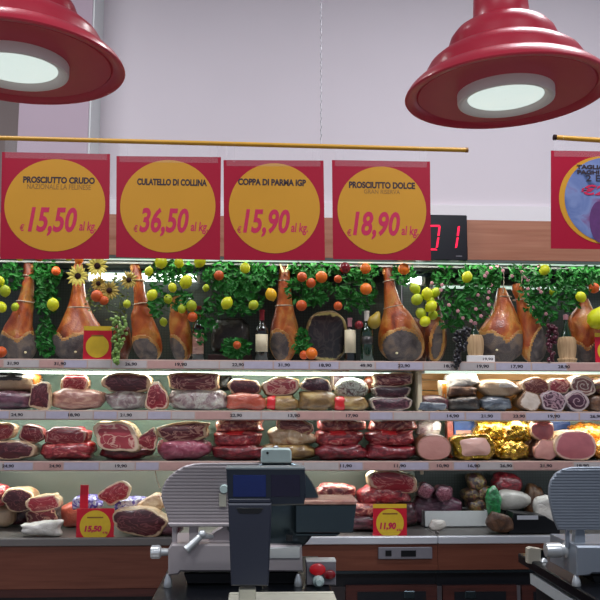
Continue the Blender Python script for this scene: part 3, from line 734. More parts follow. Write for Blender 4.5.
meat((228, 380, 260, 396), 'small cream half ham with brown-red face on the orange pack', 'cream_rind', 'face_dark', n=2.4, Y=.1, d=.16, rot=-5, name='half_ham')
meat((226, 394, 267, 411), 'orange-red vacuum pack on the upper meat shelf', 'orange_pack', n=2.6, lev=1, Y=.04, d=.18)
meat((263, 378, 299, 396), 'pink-brown half ham with a yellow rind above the red-banded speck', 'olive_speck', 'face_ham', n=2.4, Y=.09, d=.18, name='half_ham')
meat((264, 395, 299, 411), 'brown speck pack with a red band at its left', 'olive_speck', n=2.4, lev=1, Y=.04, d=.18, labels=[(.12, .05, .33, .95, 'label_red')])
meat((301, 378, 331, 394), 'oval dark purple ham half with pale rim below the ham shelf light', 'cream_rind', 'face_purple', n=2.3, Y=.08, d=.16, name='half_ham', rot=-6)
meat((299, 391, 337, 411), 'olive beige rounded pack under the oval purple half', 'olive_speck', n=2.6, lev=1, Y=.04, d=.18)
meat((331, 369.5, 349, 391), 'dark brown tapering block standing at the back beside the mottled ball', 'brown_rough', 'face_dark', n=5, kind='', Y=.24, d=.1, fs=.8)
meat((335, 378, 368, 400), 'round mottled plastic-wrapped ball of meat', 'mottled_wrap', n=2.1, Y=.08, d=.16, amp=.04)
meat((331, 397, 370, 411), 'olive gold pack with a red band under the mottled ball', 'olive_speck', n=2.4, lev=1, Y=.03, d=.18, labels=[(.12, .05, .34, .95, 'label_red')])
meat((363, 375, 378, 393), 'brown rounded ham end left of the reddish speck slab', 'ham_dark', n=2.4, Y=.16, d=.12)
meat((373, 374, 412, 387), 'reddish speck slab with cream lower rind, top of its stack', 'cream_rind', 'face_slab', n=3, Y=.08, d=.2, rot=2, name='speck_slab')
meat((371, 386.5, 409, 398.5), 'dark purple speck slab, middle of its stack', 'silver_wrap', 'face_purple', n=3.5, Y=.07, d=.2, name='speck_slab')
meat((370, 398, 411, 411), 'dark speck slab, bottom of its stack by the cream divider', 'silver_wrap', 'face_purple', n=3.5, lev=1, Y=.05, d=.2, name='speck_slab')
meat((419, 396, 451, 411), 'maroon salami pack in front of the pale wooden back board', 'dark_pack', n=2.4, lev=1, Y=.06, d=.18)
meat((419, 403, 447, 412), 'thin slate-wrapped pack at the shelf front, under the maroon salami', 'slate_pack', n=3, lev=1, Y=.015, d=.04)
meat((444, 373, 480, 388), 'bright white crumpled wrap on top of a dark pack, in front of the wood board', 'white_wrap', n=2.6, Y=.08, d=.14, rot=6, crumple=.004)
meat((440, 382, 448, 411), 'narrow yellow and white upright packet beside the white crumpled wrap', 'label_cream', n=6, lev=1, Y=.1, d=.05, cat='packet', name='packet', labels=[(.3, .1, .7, .9, 'card_orange')])
meat((447, 386, 481, 398), 'brown cured piece under the white crumpled wrap', 'brown_rough', n=2.5, Y=.07, d=.16)
meat((447, 397, 484, 411), 'nearly black pack at shelf level under the white crumpled wrap', 'dark_rough', n=2.8, lev=1, Y=.05, d=.18)
meat((475, 380, 524, 398), 'lens-shaped pinkish beige cured slab with pale fat stripe', 'beige_ham', n=2.0, Y=.06, d=.2, rot=-5, labels=[(.45, .55, .85, .8, 'white_wrap')])
meat((481, 397, 513, 411.5), 'slate-blue wrapped package under the lens-shaped slab', 'slate_pack', n=3, lev=1, Y=.05, d=.18)
R1 = 'rolled pancetta stacked in front of the wooden board'
meat((521, 378, 547, 395), 'cream and pink rolled pancetta, left roll of the upper layer', 'roll_skin', 'face_brown', n=2.2, Y=.07, d=.18, name='pancetta_roll', group=R1)
meat((518, 392, 539, 412), 'roll with a white cut face, left of the lower layer of rolls', 'brown_rough', 'face_white', n=2.1, lev=1, Y=.04, d=.18, name='pancetta_roll', group=R1, rot=-10)
meat((546, 379, 569, 394), 'brownish pink roll, middle of the upper layer', 'roll_skin', 'face_ham', n=2.2, Y=.07, d=.18, name='pancetta_roll', group=R1)
meat((568, 376, 592, 396), 'large cream roll with a spiral face, right of the upper layer', 'roll_skin', 'face_spiral', n=2.1, Y=.05, d=.18, name='pancetta_roll', group=R1, fs=1)
meat((539, 391, 563, 412), 'roll with a purple marbled face, middle of the lower layer', 'roll_purple', 'face_marble', n=2.1, lev=1, Y=.04, d=.18, name='pancetta_roll', group=R1)
meat((563, 391, 586, 412), 'roll with a purple spiral face, third of the lower layer', 'roll_purple', 'face_purspiral', n=2.1, lev=1, Y=.04, d=.18, name='pancetta_roll', group=R1)
meat((588, 378, 612, 396), 'dark red and black cured end at the upper right edge', 'pepper_roll', n=2.3, Y=.07, d=.18)
meat((586, 395, 612, 412), 'dark beige rough cured piece at the right edge under the dark red end', 'brown_rough', n=2.3, lev=1, Y=.05, d=.18)

# ------------------------------------------------------------------ row 2
meat((-8, 424, 15, 442), 'red ham cut with white rim at the left edge of the lower meat shelf', 'cream_rind', 'face_bright', n=2.6, Y=.08, d=.15, name='ham_piece')
meat((-6, 441, 37, 462), 'rounded beige coppa with a dark red face, left end of lower meat shelf', 'beige_ham', 'face_dark', n=2.4, lev=2, Y=.04, d=.2, fs=.98, name='coppa')
meat((20, 426, 45, 443), 'small red marbled wedge beside the left coppa', 'marbled', 'face_red', kind='wedge', Y=.08, d=.12, rot=-12, name='ham_piece')
meat((47, 428, 89, 445), 'flat bright red slab with a white fleck lying on a red pack', 'red_pack', 'face_bright', n=4, Y=.07, d=.18, fs=.97, name='ham_slab')
meat((39, 442, 99, 462), 'wide red and pink vacuum pack under the flat red slab', 'red_pack', n=2.8, lev=2, Y=.03, d=.22, labels=[(.78, .75, .97, 1, 'label_red')])
meat((92, 421, 142, 452), 'big boned ham with a pink cut face and golden right side', 'cream_rind', 'face_ham', n=2.2, Y=.03, d=.24, name='boned_ham', rot=-14)
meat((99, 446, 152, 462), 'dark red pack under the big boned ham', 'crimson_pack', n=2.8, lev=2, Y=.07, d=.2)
meat((137, 427, 158, 449), 'pink marbled triangular slice tilted against the cream slab', 'cream_rind', 'face_red', kind='trir', Y=.04, d=.05, rot=-20, name='ham_piece')
meat((158, 423, 212, 442), 'cream pancetta slab with red marbled streaks on the pink vacuum ham', 'cream_rind', 'face_slab', n=3, Y=.06, d=.2, rot=3, name='pancetta_slab')
meat((154, 439, 211, 462), 'plain pink vacuum-packed ham on the lower meat shelf', 'pink_pack', n=2.6, lev=2, Y=.03, d=.22, rot=2)
for i, (xa_, xb_, nm) in enumerate(((214, 264, 'right of the plain pink ham'), (316, 367, 'right of the yellow-rind ham'), (367, 418, 'left of the large round mortadella'))):
    g = 'vacuum packs in three-high stacks'
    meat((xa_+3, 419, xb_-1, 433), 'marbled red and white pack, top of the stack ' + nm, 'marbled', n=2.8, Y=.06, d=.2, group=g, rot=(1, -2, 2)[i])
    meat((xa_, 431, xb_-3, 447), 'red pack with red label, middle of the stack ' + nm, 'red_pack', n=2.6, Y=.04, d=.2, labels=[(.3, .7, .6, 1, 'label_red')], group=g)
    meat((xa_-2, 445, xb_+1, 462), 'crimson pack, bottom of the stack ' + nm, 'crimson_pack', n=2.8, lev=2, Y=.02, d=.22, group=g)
meat((275, 419, 312, 434), 'brownish pink cut resting on the wide yellow-rind ham', 'marbled', 'face_brown', n=2.8, Y=.06, d=.14, rot=-8, name='ham_piece')
meat((264, 428, 316, 447), 'wide ham with pale yellow rind behind the slicer top', 'cream_rind', n=2.3, Y=.04, d=.22, rot=-3, name='boned_ham')
meat((262, 444, 316, 462), 'golden olive ham directly above the scale', 'olive_speck', n=2.4, lev=2, Y=.03, d=.22, name='boned_ham')
meat((416, 435, 449, 462), 'large mortadella half showing its round pink face', 'brown_rough', 'face_cooked', n=2.3, lev=2, Y=.02, d=.2, name='mortadella', fs=1, bulge=.004, amp=.02)
meat((417, 421, 441, 437), 'clear pack with a white label behind the large mortadella', 'silver_wrap', n=4, Y=.2, d=.1, labels=[(.6, .4, .95, 1, 'label_white')], name='blister_pack', cat='packet')
def boxy(box, Y, d, mat, label, lev=None, name='carton', cat='packet', band=None, bandbox=None):
    x0, y0, x1, y1 = box; a, c = P(x0, y0, Y), P(x1, y1, Y); z0 = c.z if lev is None else LEV[lev]+.001
    b = MB(); b.box((a.x, Y, z0), (c.x, Y+d, a.z), .003); o = b.build(name, M(mat), smooth=False); tag(o, label, cat)
    if band:
        u0, v0, u1, v1 = bandbox or (.1, .1, .9, .5); b = MB()
        b.box((a.x+(c.x-a.x)*u0, Y-.0015, z0+(a.z-z0)*v0), (a.x+(c.x-a.x)*u1, Y+.0002, z0+(a.z-z0)*v1)); b.build('printed_band', M(band), o, smooth=False)
    return o
boxy((447, 421, 454, 461), .24, .06, 'orange_pack', 'narrow reddish box standing behind the mortadella', 2)
boxy((454, 421, 476, 461), .24, .08, 'label_blue', 'blue carton with a pink lower band behind the yellow foil', 2, band='face_pale', bandbox=(.08, .35, .92, .75))
meat((452, 434, 496, 462), 'yellow foil ham with a pale pink cut face on the lower meat shelf', 'gold_foil', 'face_pale', n=2.5, lev=2, Y=.03, d=.2, crumple=.004, name='foil_ham', fs=.74, bulge=.015)
meat((475, 420, 510, 443), 'crumpled gold foil ham, upper one beside the blue carton', 'gold_foil', n=2.6, Y=.1, d=.16, crumple=.009, name='foil_ham')
meat((493, 438, 509, 462), 'gold foil ham half hidden behind the pale cut ham', 'gold_foil', n=2.6, lev=2, Y=.09, d=.16, crumple=.009, name='foil_ham')
meat((504, 421, 532, 443), 'crumpled gold foil ham, upper one left of the pink cut roll', 'gold_foil', n=2.4, Y=.07, d=.16, crumple=.009, name='foil_ham')
meat((502, 441, 532, 462), 'crumpled gold foil ham at shelf level left of the small pink roll', 'gold_foil', n=2.4, lev=2, Y=.04, d=.18, crumple=.009, name='foil_ham')
meat((530, 420, 554, 442), 'upright pink ham with a pale rim resting on a smaller roll', 'cream_rind', 'face_pinkham', n=2.3, Y=.06, d=.18, name='cooked_ham', rot=5)
meat((533, 440, 556, 462), 'small pink cooked ham roll at shelf level', 'tan_pack', 'face_cooked', n=2.2, lev=2, Y=.04, d=.18, name='cooked_ham')
meat((552, 431, 593, 463), 'largest pink cooked ham face with one white line', 'cream_rind', 'face_pinkham', n=2.3, lev=2, Y=.02, d=.22, name='cooked_ham', amp=.05)
meat((571, 424, 610, 443), 'orange gold foil ham at the right edge of the lower shelf', 'amber_foil', n=2.4, Y=.12, d=.16, crumple=.008, name='foil_ham')
meat((591, 440, 612, 463), 'brown gold foil ham behind the largest pink face', 'amber_foil', n=2.4, lev=2, Y=.05, d=.18, crumple=.008, name='foil_ham')
boxy((516, 420, 545, 461), .30, .05, 'face_pale', 'pink and red carton at the back above the gold foil', 2, band='label_red', bandbox=(.05, .75, .95, .95))
boxy((546, 420, 572, 461), .30, .05, 'label_blue', 'blue carton at the back above the small pink roll', 2, band='stem_green', bandbox=(.05, .3, .95, .5))

# ------------------------------------------------------------------ row 3 (deck)
def deckmeat(box, label, mat, Y=None, onfloor=True, **k):
    """bottom row of the box stands on the deck"""
    x0, y0, x1, y1 = box
    if onfloor:
        yy = PZ((x0+x1)/2, y1, ZD).y; Yf = min(max(yy, -.09), .3)
        return meat((x0, y0, x1, y1), label, mat, lev=1, zs=ZD, Y=Yf, **k)
    return meat(box, label, mat, Y=Y, **k)
deckmeat((27, 507, 62, 528), 'dark marbled ham in clear plastic, under the red tray pack', 'dark_pack', face='face_slab', n=2.4, d=.16, name='half_ham')
deckmeat((27, 496, 60, 511), 'red tray pack with white edge lying on the dark marbled ham', 'cream_rind', Y=.05, onfloor=False, face='face_bright', n=3, d=.14, rot=6, name='ham_pack')
deckmeat((4, 488, 36, 512), 'dark-faced ham with a golden right side, left end of the deck', 'cream_rind', Y=.12, onfloor=False, face='face_dark', n=2.2, d=.2, name='half_ham', rot=-12)
deckmeat((6, 508, 30, 527), 'shadowed meat pack under the golden-sided ham', 'dark_pack', n=2.8, d=.14, name='ham_pack')
deckmeat((-9, 505, 14, 529), 'tan rounded ham end at the left edge of the deck', 'beige_ham', n=2.2, d=.14, name='ham_end')
deckmeat((-12, 484, 5, 508), 'red piece in plastic at the left edge behind the tan ham end', 'red_pack', Y=.12, onfloor=False, n=2.4, d=.14)
deckmeat((18, 521, 61, 538.5), 'crumpled white paper parcel at the front of the deck', 'white_wrap', n=2.5, kind='wedgel', d=.09, amp=.2, crumple=.003, name='paper_parcel', cat='parcel')
deckmeat((61, 502, 84, 529), 'salmon ham pack left of the 15,50 card', 'orange_pack', n=2.4, d=.14, name='ham_pack')
deckmeat((82, 512, 112, 529), 'pink ham pack hidden behind the 15,50 card', 'pink_pack', n=2.4, d=.12, name='ham_pack')
deckmeat((73, 497, 101, 511), 'purple and white plastic bag lying left of the leaning slice', 'purple_bag', Y=.06, onfloor=False, n=2.6, d=.12, crumple=.004, name='plastic_bag', cat='bag')
deckmeat((114, 498, 146, 512), 'purple and white plastic bag lying right of the leaning slice', 'purple_bag', Y=.06, onfloor=False, n=2.6, d=.12, crumple=.004, name='plastic_bag', cat='bag')
deckmeat((99, 484, 131, 503), 'oval red cut slice with cream rim leaning above the bags', 'cream_rind', Y=.0, onfloor=False, face='face_bright', n=2.1, d=.05, rot=24, name='ham_slice', fs=1)
deckmeat((112, 508, 170, 540), 'big ham half with dark red cut face, right of the 15,50 card', 'cream_rind', face='face_dark', n=2.2, d=.18, name='half_ham', rot=-6, bulge=.012)
deckmeat((136, 496, 164, 514), 'beige ham end in plastic on top of the big half', 'cream_rind', Y=.02, onfloor=False, n=2.3, kind='wedgel', d=.14, rot=12, name='ham_end')
deckmeat((158, 520, 182, 537), 'dark red slab lying behind the slicer knob', 'dark_pack', n=3, d=.12)
b = MB(); a, c = P(80.5, 485, .05), P(88, 500, .05); b.box((a.x, .05, ZD), (c.x, .058, a.z)); o = b.build('red_marker', M('card_red'), smooth=False); tag(o, 'narrow red upright marker behind the left purple bag', 'marker')
deckmeat((317, 485, 360, 500), 'pale marbled bacon pack above the slicer tray', 'marbled', Y=.08, onfloor=False, n=2.8, d=.16)
deckmeat((317, 499, 358, 531), 'red packs column partly behind the slicer tray', 'red_pack', n=2.8, d=.14, name='ham_pack')
deckmeat((366, 471, 416, 492), 'bacon slab with cream rim and marbled face, highest on the deck', 'cream_rind', Y=.06, onfloor=False, face='face_bright', n=2.34, d=.18, rot=-6, name='bacon_slab')
deckmeat((359, 486, 411, 505), 'wide red pack with bright red spots under the cream-rimmed bacon', 'red_pack', Y=.05, onfloor=False, n=2.8, d=.2)
deckmeat((353, 503, 376, 517), 'pink and red pack end showing left of the 11,90 card', 'marbled', Y=.02, onfloor=False, n=3, d=.18)
deckmeat((349, 515, 378, 533), 'maroon pack at deck level left of the 11,90 card', 'dark_pack', n=3.2, d=.2, name='ham_pack')
deckmeat((378, 503, 419, 528), 'dark meat pack behind the 11,90 card', 'dark_pack', n=2.6, d=.18, name='ham_pack')
deckmeat((417, 483, 433, 499), 'round wine-red salami face, left of the pair in the dark corner', 'dark_pack', Y=.18, onfloor=False, face='face_salami', n=2.1, d=.14, name='salami', fs=1)
deckmeat((435, 486, 451, 502), 'round wine-red salami face, right of the pair under clear film', 'dark_pack', Y=.17, onfloor=False, face='face_salami', n=2.1, d=.14, name='salami', fs=1)
deckmeat((410, 496, 462, 526), 'clear plastic pack of dark red salami slices', 'purple_dark', n=2.6, d=.1, crumple=.003, name='salami_pack')
for i, (bx, w_) in enumerate((((468, 474, 486, 491), 'top'), ((464, 488, 480, 503), 'middle left'), ((476, 485, 492, 501), 'middle right'), ((468, 499, 485, 514), 'bottom'))):
    deckmeat(bx, 'pepper-coated dark salami roll, %s one of its pile' % w_, 'pepper_roll', Y=.24, onfloor=False, n=2.2, d=.14, name='salami_roll', group='pepper-coated salami rolls')
deckmeat((462, 510, 492, 526), 'dark pack carrying the pile of pepper-coated rolls', 'dark_rough', n=3, d=.12)
deckmeat((495, 474, 523, 494), 'dark crimson meat at the back above the grey sausage', 'crimson_pack', Y=.22, onfloor=False, n=2.5, d=.16)
deckmeat((527, 484, 543, 522), 'brownish salami end standing left of the white pack', 'brown_rough', n=2.4, d=.12)
deckmeat((499, 491, 531, 511), 'bullet-shaped grey-white sausage tied with green net', 'mortadella', Y=.14, onfloor=False, n=2.2, d=.13, kind='wedge', amp=.02, rough=.001, name='mortadella_sausage')
deckmeat((488, 487, 501, 520), 'bright green netting bundle at the tip of the grey sausage', 'green_net', Y=.06, onfloor=False, n=2.3, d=.08, crumple=.003, name='green_net', cat='net')
deckmeat((489, 515, 515, 535), 'brown cured piece in front of the green net', 'brown_rough', n=2.2, kind='wedge', d=.1, rot=-14)
deckmeat((534, 497, 554, 530), 'white wrapped pack beside the right slicer plate', 'white_wrap', n=3, d=.1, kind='wedgel', name='wrapped_pack')
# white tray
a, c = PZ(424, 527.5, ZD), PZ(489, 527.5, ZD); zt = P(450, 511, a.y).z
b = MB(); b.box((a.x, a.y, ZD+.001), (c.x, a.y+.006, zt)); b.box((a.x, a.y, ZD+.001), (a.x+.006, a.y+.16, zt)); b.box((c.x-.006, a.y, ZD+.001), (c.x, a.y+.16, zt)); b.box((a.x, a.y+.154, ZD+.001), (c.x, a.y+.16, zt)); b.box((a.x, a.y, ZD+.001), (c.x, a.y+.16, ZD+.006))
o = b.build('white_tray', M('white_plastic'), smooth=False); tag(o, 'low white rectangular tray on the deck right of the 11,90 card', 'tray')
o = deckmeat((430.5, 520, 446, 531), 'small cream garlic-like lump on the deck in front of the white tray', 'white_wrap', n=2.3, d=.05, kind='', amp=.15, name='cream_lump', cat='garnish')
b = MB(); a = PZ(438, 534, ZD); b.box((a.x-.006, a.y, ZD+.0005), (a.x+.006, a.y+.04, ZD+.012), .002); b.build('clip', M('deck_steel'), o, smooth=False)
b = MB()
for i, (u, v, w_) in enumerate(((458, 526, 10), (466, 524.5, 12), (473, 526, 9))):
    p = PZ(u, v, ZD); b.sphere((p.x, p.y, ZD+.004), w_*.0025, sc=(1.2, .7, .12))
o = b.build('meat_scrap', M('card_red')); tag(o, 'flat red scrap lying on the deck in front of the white tray', 'scrap')
# black tray box
a = PZ(510, 535, ZD); c = PZ(562, 535, ZD); Yb = a.y+.02
zt = P(520, 513, Yb).z; zt2 = P(560, 521, Yb).z
b = MB(); b.prism([(a.x, ZD+.001), (c.x, ZD+.001), (c.x, zt2-.02), (P(545, 515, Yb).x, P(545, 516, Yb).z), (P(514, 513, Yb).x, zt)], Yb, Yb+.14, .004)
o = b.build('black_box', M('black_plastic'), smooth=False); tag(o, 'low black plastic box on the deck beside the brown cured piece', 'box')
b = MB(); p, q = P(517, 515.5, Yb), P(538, 519.5, Yb); b.box((p.x, Yb-.003, q.z), (q.x, Yb+.001, p.z)); b.build('lid_strip', M('steel'), o, smooth=False)
# small hanging white clips
b = MB(); b.path([P(155, 470, .02), P(156.5, 479, .02), P(160, 488, .03)], .003); o = b.build('loose_string', M('cord_white')); tag(o, 'thin white cord hanging from the lowest shelf left of the slicer', 'cord')
b = MB(); p = P(422, 472, .03); b.box((p.x-.01, .03, p.z-.014), (p.x+.01, .04, p.z+.016), .003); o = b.build('shelf_clip', M('label_cream'), smooth=False); tag(o, 'small cream clip hanging under the lowest shelf above the salami pair', 'clip')

# ------------------------------------------------------------------ cards on the shelves
def card(box, Y, zb, label, price, label_y=True, top='card_yellow', tiltx=0):
    x0, y0, x1, y1 = box; a = P(x0, y0, Y); c = P(x1, y1, Y)
    e = empty('price_card', ((a.x+c.x)/2, Y, zb), label, 'price card')
    b = MB(); b.box((a.x, Y, zb+.001), (c.x, Y+.004, a.z)); b.box((a.x, Y+.003, zb+.0005), (c.x, Y+.05, zb+.003)); b.build('sheet', M('card_red'), e, smooth=False)
    ht = (a.z-zb)
    b = MB(); b.box((a.x, Y-.001, a.z-ht*.13), (c.x, Y-.0002, a.z)); b.build('header_band', M(top), e, smooth=False)
    R = (c.x-a.x)*.41; cx = (a.x+c.x)/2; cz = zb+ht*.40; vs = []
    for i in range(40):
        t = 2*PI*i/40; vs.append((cx+R*math.cos(t), max(zb+.002, cz+R*math.sin(t))))
    b = MB(); b.prism(vs, Y-.0012, Y-.0004); b.build('price_disc', M('card_yellow'), e, smooth=False)
    w = x1-x0; h = y1-y0
    if price:
        text_px(price, (x0+w*.2, y0+h*.56, x0+w*.68, y0+h*.80), Y-.0025, M('poster_text'), 'printed_price', e, .05, .15)
        text_px('al kg', (x0+w*.70, y0+h*.74, x0+w*.84, y0+h*.84), Y-.0025, M('poster_text'), 'printed_unit', e, .03)
    b = MB(); p, q = P(x0+w*.28, y0+h*.27, Y), P(x0+w*.72, y0+h*.315, Y); b.box((p.x, Y-.002, q.z), (q.x, Y-.0013, p.z)); b.build('printed_line', M('poster_brown'), e, smooth=False)
    return e
Yc1 = PZ(95, 539, ZD).y
card((77, 508.5, 113.5, 539), -.09, ZD, 'red card with a yellow disc priced 15,50 standing on the left deck', '15,50', top='card_red')
card((373, 504, 407, 537), -.085, ZD, 'red and yellow card priced 11,90 standing on the deck right of the scale', '11,90')
card((84, 326, 111, 359), .015, Z1, 'small red card with yellow header and faint price in front of the second ham', '')
card((594.5, 333, 620, 361), .015, Z1, 'red card cut off by the right edge on the ham shelf', '', top='card_yellow')
b = MB(); a, c = P(467, 356, .005), P(495, 362, .005); b.box((a.x, .005, Z1+.001), (c.x, .02, a.z+.004), .002); o = b.build('price_block', M('label_white'), smooth=False)
tag(o, 'small white price block on the ham shelf under the low wicker flask', 'price block')
text_px('19,90', (483, 357.8, 493, 360.6), .0045, M('print_dark'), 'printed_price', o, .02)

# ------------------------------------------------------------------ bottles and flasks
def bottle(px, ptop, wpx, label, glass='wine_glass', cap='capsule_red', lab='label_cream', labbox=(.18, .52), Y=.1):
    base = P(px, 359, Y); x = base.x; z0 = Z1+.001; zt = P(px, ptop, Y).z; H = zt-z0; r = wpx/2*(Y-CAM.y)/F
    e = empty('wine_bottle', (x, Y, z0), label, 'bottle')
    b = MB(); b.lathe((x, Y, z0), [(r*.86, 0), (r, H*.02), (r, H*.58), (r*.93, H*.64), (r*.6, H*.70), (r*.38, H*.75), (r*.34, H*.80), (r*.34, H*.93)], 24); b.build('glass_body', M(glass), e)
    b = MB(); b.lathe((x, Y, z0), [(r*.37, H*.80), (r*.37, H*.955), (r*.42, H*.96), (r*.42, H), (r*.1, H)], 20); b.build('capsule', M(cap), e)
    if lab:
        b = MB(); vs = []; fs = []; n = 14
        for i in range(n+1):
            t = -PI/2-1.15+2.3*i/n
            for h in labbox: vs.append((x+(r+.0012)*math.cos(t), Y+(r+.0012)*math.sin(t), z0+H*h))
        for i in range(n): fs.append((2*i, 2*i+2, 2*i+3, 2*i+1))
        b.add(vs, fs); o = b.build('paper_label', M(lab), e); sd = o.modifiers.new('t', 'SOLIDIFY'); sd.thickness = .0008
    return e
bottle(261.5, 310, 13, 'wine bottle with a dark red cap and cream label right of the leaf tuft')
bottle(198, 306, 12, 'bottle half hidden by leaves with a tan label, right of the short ham', lab='tan_pack', labbox=(.12, .50))
bottle(350, 318, 12, 'small bottle with a pink cap and tall cream label beside the round ham', cap='capsule_pink', lab='label_cream', labbox=(.20, .72))
bottle(367, 311, 13, 'bottle with a white capsule and dark label left of the broad ham', glass='green_glass', cap='capsule_white', lab='label_black', labbox=(.34, .5))
def flask(px, ptop, pshoulder, w0, label, Y=.08, neck='green_glass'):
    x = P(px, 350, Y).x; z0 = Z1+.001; zt = P(px, ptop, Y).z; zs = P(px, pshoulder, Y).z; r = w0/2*(Y-CAM.y)/F; h = zs-z0; H = zt-z0
    e = empty('wicker_flask', (x, Y, z0), label, 'flask')
    b = MB(); b.lathe((x, Y, z0), [(r*.85, 0), (r*.95, h*.08), (r*.82, h*.2), (r*.95, h*.4), (r, h*.65), (r*.97, h*.85), (r*.82, h*.98), (r*.6, h)], 24); b.build('straw_basket', M('straw'), e)
    b = MB(); b.lathe((x, Y, z0), [(r*.93, h*.10), (r*1.02, h*.12), (r*1.02, h*.17), (r*.9, h*.19)], 24, caps=False); b.build('straw_band', M('straw'), e)
    b = MB(); b.lathe((x, Y, z0), [(r*.6, h), (r*.5, h+(H-h)*.2), (r*.26, h+(H-h)*.5), (r*.22, h+(H-h)*.78)], 18); b.build('glass_neck', M(neck), e)
    b = MB(); b.lathe((x, Y, z0), [(r*.26, h+(H-h)*.78), (r*.28, H), (r*.1, H+.003)], 16); b.build('cap', M('capsule_pink'), e)
flask(475.5, 322, 335, 17, 'low wicker flask among black grapes behind the white price block')
flask(567, 315, 337, 19, 'straw-wrapped wine flask standing right of the red grapes')
def grapes(px, pts, r, mat, label, Y=.06, n=34):
    e = empty('grape_bunch', P(px, pts[-1][1], Y), label, 'grapes'); rnd = random.Random(px)
    first = None
    for i in range(n):
        t = (i+.5)/n; k = t*(len(pts)-1); j = min(int(k), len(pts)-2); f = k-j
        x = pts[j][0]*(1-f)+pts[j+1][0]*f; y = pts[j][1]*(1-f)+pts[j+1][1]*f; w = pts[j][2]*(1-f)+pts[j+1][2]*f
        q = P(x+rnd.uniform(-w, w), y, Y+rnd.uniform(-.035, .02))
        if first is None:
            b = MB(); b.sphere((0, 0, 0), r, 10, 6); b.v = [v+e.location for v in b.v]; first = b.build('berry', M(mat), e); o = first
        else: o = first.copy(); C.objects.link(o); o.parent = e
        o.location = q-e.location
    b = MB(); b.path([P(x_, y_, Y) for x_, y_, _ in pts], .003); b.build('vine_stem', M('stem_green'), e)
grapes(120, [(116, 317, 7), (121, 326, 8), (118, 338, 7), (117, 350, 4), (116, 364, 2)], .011, 'grape_green', 'bunch of green grapes right of the small red card', Y=-.04, n=60)
grapes(461, [(463, 328, 8), (461, 338, 7), (460, 348, 5), (458, 358, 3), (457, 368, 1.5)], .012, 'grape_black', 'bunch of black grapes hanging over the shelf edge beside the low flask', Y=-.04, n=60)
grapes(552, [(552, 325, 4), (552, 335, 5), (551, 345, 4), (551, 362, 3)], .012, 'grape_red', 'bunch of dark red grapes between the narrow hung ham and the straw flask', Y=.02, n=44)

# ------------------------------------------------------------------ greenery
def leaves(name, clusters, label, mat='leaf_green', blossoms=(), size=.042, Y0=-.02, Y1=.24, seed=0, cat='garland'):
    rnd = random.Random(seed); b = MB()
    for (cx, cy, rx, ry, n) in clusters:
        for _ in range(n):
            a = rnd.uniform(0, 2*PI); q = math.sqrt(rnd.random()); x = cx+rx*q*math.cos(a); y = cy+ry*q*math.sin(a); Y = rnd.uniform(Y0, Y1)
            p = P(x, y, Y); s = size*rnd.uniform(.6, 1.2)
            d = Vector((rnd.gauss(0, 1), rnd.gauss(0, .5), rnd.gauss(-.3, .8))).normalized(); u = d.cross(Vector((rnd.gauss(0, .5), -1, rnd.gauss(0, .5)))).normalized(); w = u.cross(d)
            base = p-d*s*.5
            pts = [base, base+d*s*.35+u*s*.2+w*s*.06, base+d*s*.72+u*s*.15+w*s*.05, base+d*s, base+d*s*.72-u*s*.15+w*s*.05, base+d*s*.35-u*s*.2+w*s*.06, base+d*s*.5]
            b.add(pts, [(0, 1, 6), (1, 2, 6), (2, 3, 6), (3, 4, 6), (4, 5, 6), (5, 0, 6)])
    for v in b.v:
        v.z = min(v.z, zfas1-.02) if v.y > -.05 else v.z
        if v.z < Z1+.003: v.z = Z1+.003
        if v.y < -.02 and v.z < Z1: v.y = -.02
    o = empty(name, P(clusters[0][0], clusters[0][1], .12), label, cat)
    lf = b.build('foliage', M(mat), o, smooth=False); lf['kind'] = 'stuff'
    t = MB(); pts = []
    for (cx, cy, rx, ry, n) in clusters: pts += [P(cx-rx*.8, cy-ry*.3, .15), P(cx, cy-ry*.5, .13), P(cx+rx*.7, cy+ry*.4, .15)]
    t.path([Vector((p.x, p.y, min(max(p.z, Z1+.01), zfas1-.03))) for p in pts], .003, 5); t.build('vine_stem', M('stem_green'), o)
    first = None
    for (x, y) in blossoms:
        Yb = .015
        if first is None:
            q = MB()
            for k in range(5):
                a = 2*PI*k/5; q.sphere((math.cos(a)*.006, 0, math.sin(a)*.006), .0052, 8, 5, (1, .5, 1))
            q.sphere((0, -.003, 0), .003, 6, 4); q.v = [v+wloc(o) for v in q.v]; first = q.build('blossom', M('blossom_pink'), o); ob = first
        else: ob = first.copy(); C.objects.link(ob); ob.parent = o
        ob.location = low(P(x, y, Yb), .03)-wloc(o)
    return o
def bone(px, py, host, r=.008, Y=.075):
    o = [q for q in bpy.data.objects if q.get('label') == host][0]
    b = MB(); c = P(px, py, Y)
    bb = min((wloc(o)+v.co).y for v in o.data.vertices if abs((wloc(o)+v.co).x-c.x) < .02 and abs((wloc(o)+v.co).z-c.z) < .02)
    c.y = bb-.003; b.sphere(c, r, 10, 6, (1, .6, .8)); b.build('bone_end', M('bone_white'), o)
for h_, (px, py) in {'orange cured ham at the far left standing on the top shelf beside a red orange': (24, 352), 'wide orange ham behind the small red price card, under the sunflowers': (76, 352), 'broad orange ham bulging to the right beside the white-capped bottle': (397, 353), 'hanging ham on string, its lower half grey with lard, right of the low wicker flask': (497, 350), 'round dark-faced ham half with a pale yellow rim between two bottles': (325, 335)}.items(): bone(px, py, h_)
leaves('leaf_garland', [(10, 276, 12, 16, 150), (46, 274, 15, 15, 230), (46, 300, 12, 16, 160), (46, 338, 10, 21, 150)], 'leafy garland around the far left ham, trailing down to the shelf', seed=1, Y0=.08)
leaves('leaf_garland', [(115, 300, 14, 26, 80), (95, 300, 10, 14, 50)], 'thin olive foliage around the sunflowers', 'leaf_olive', seed=2, size=.03, Y0=.12)
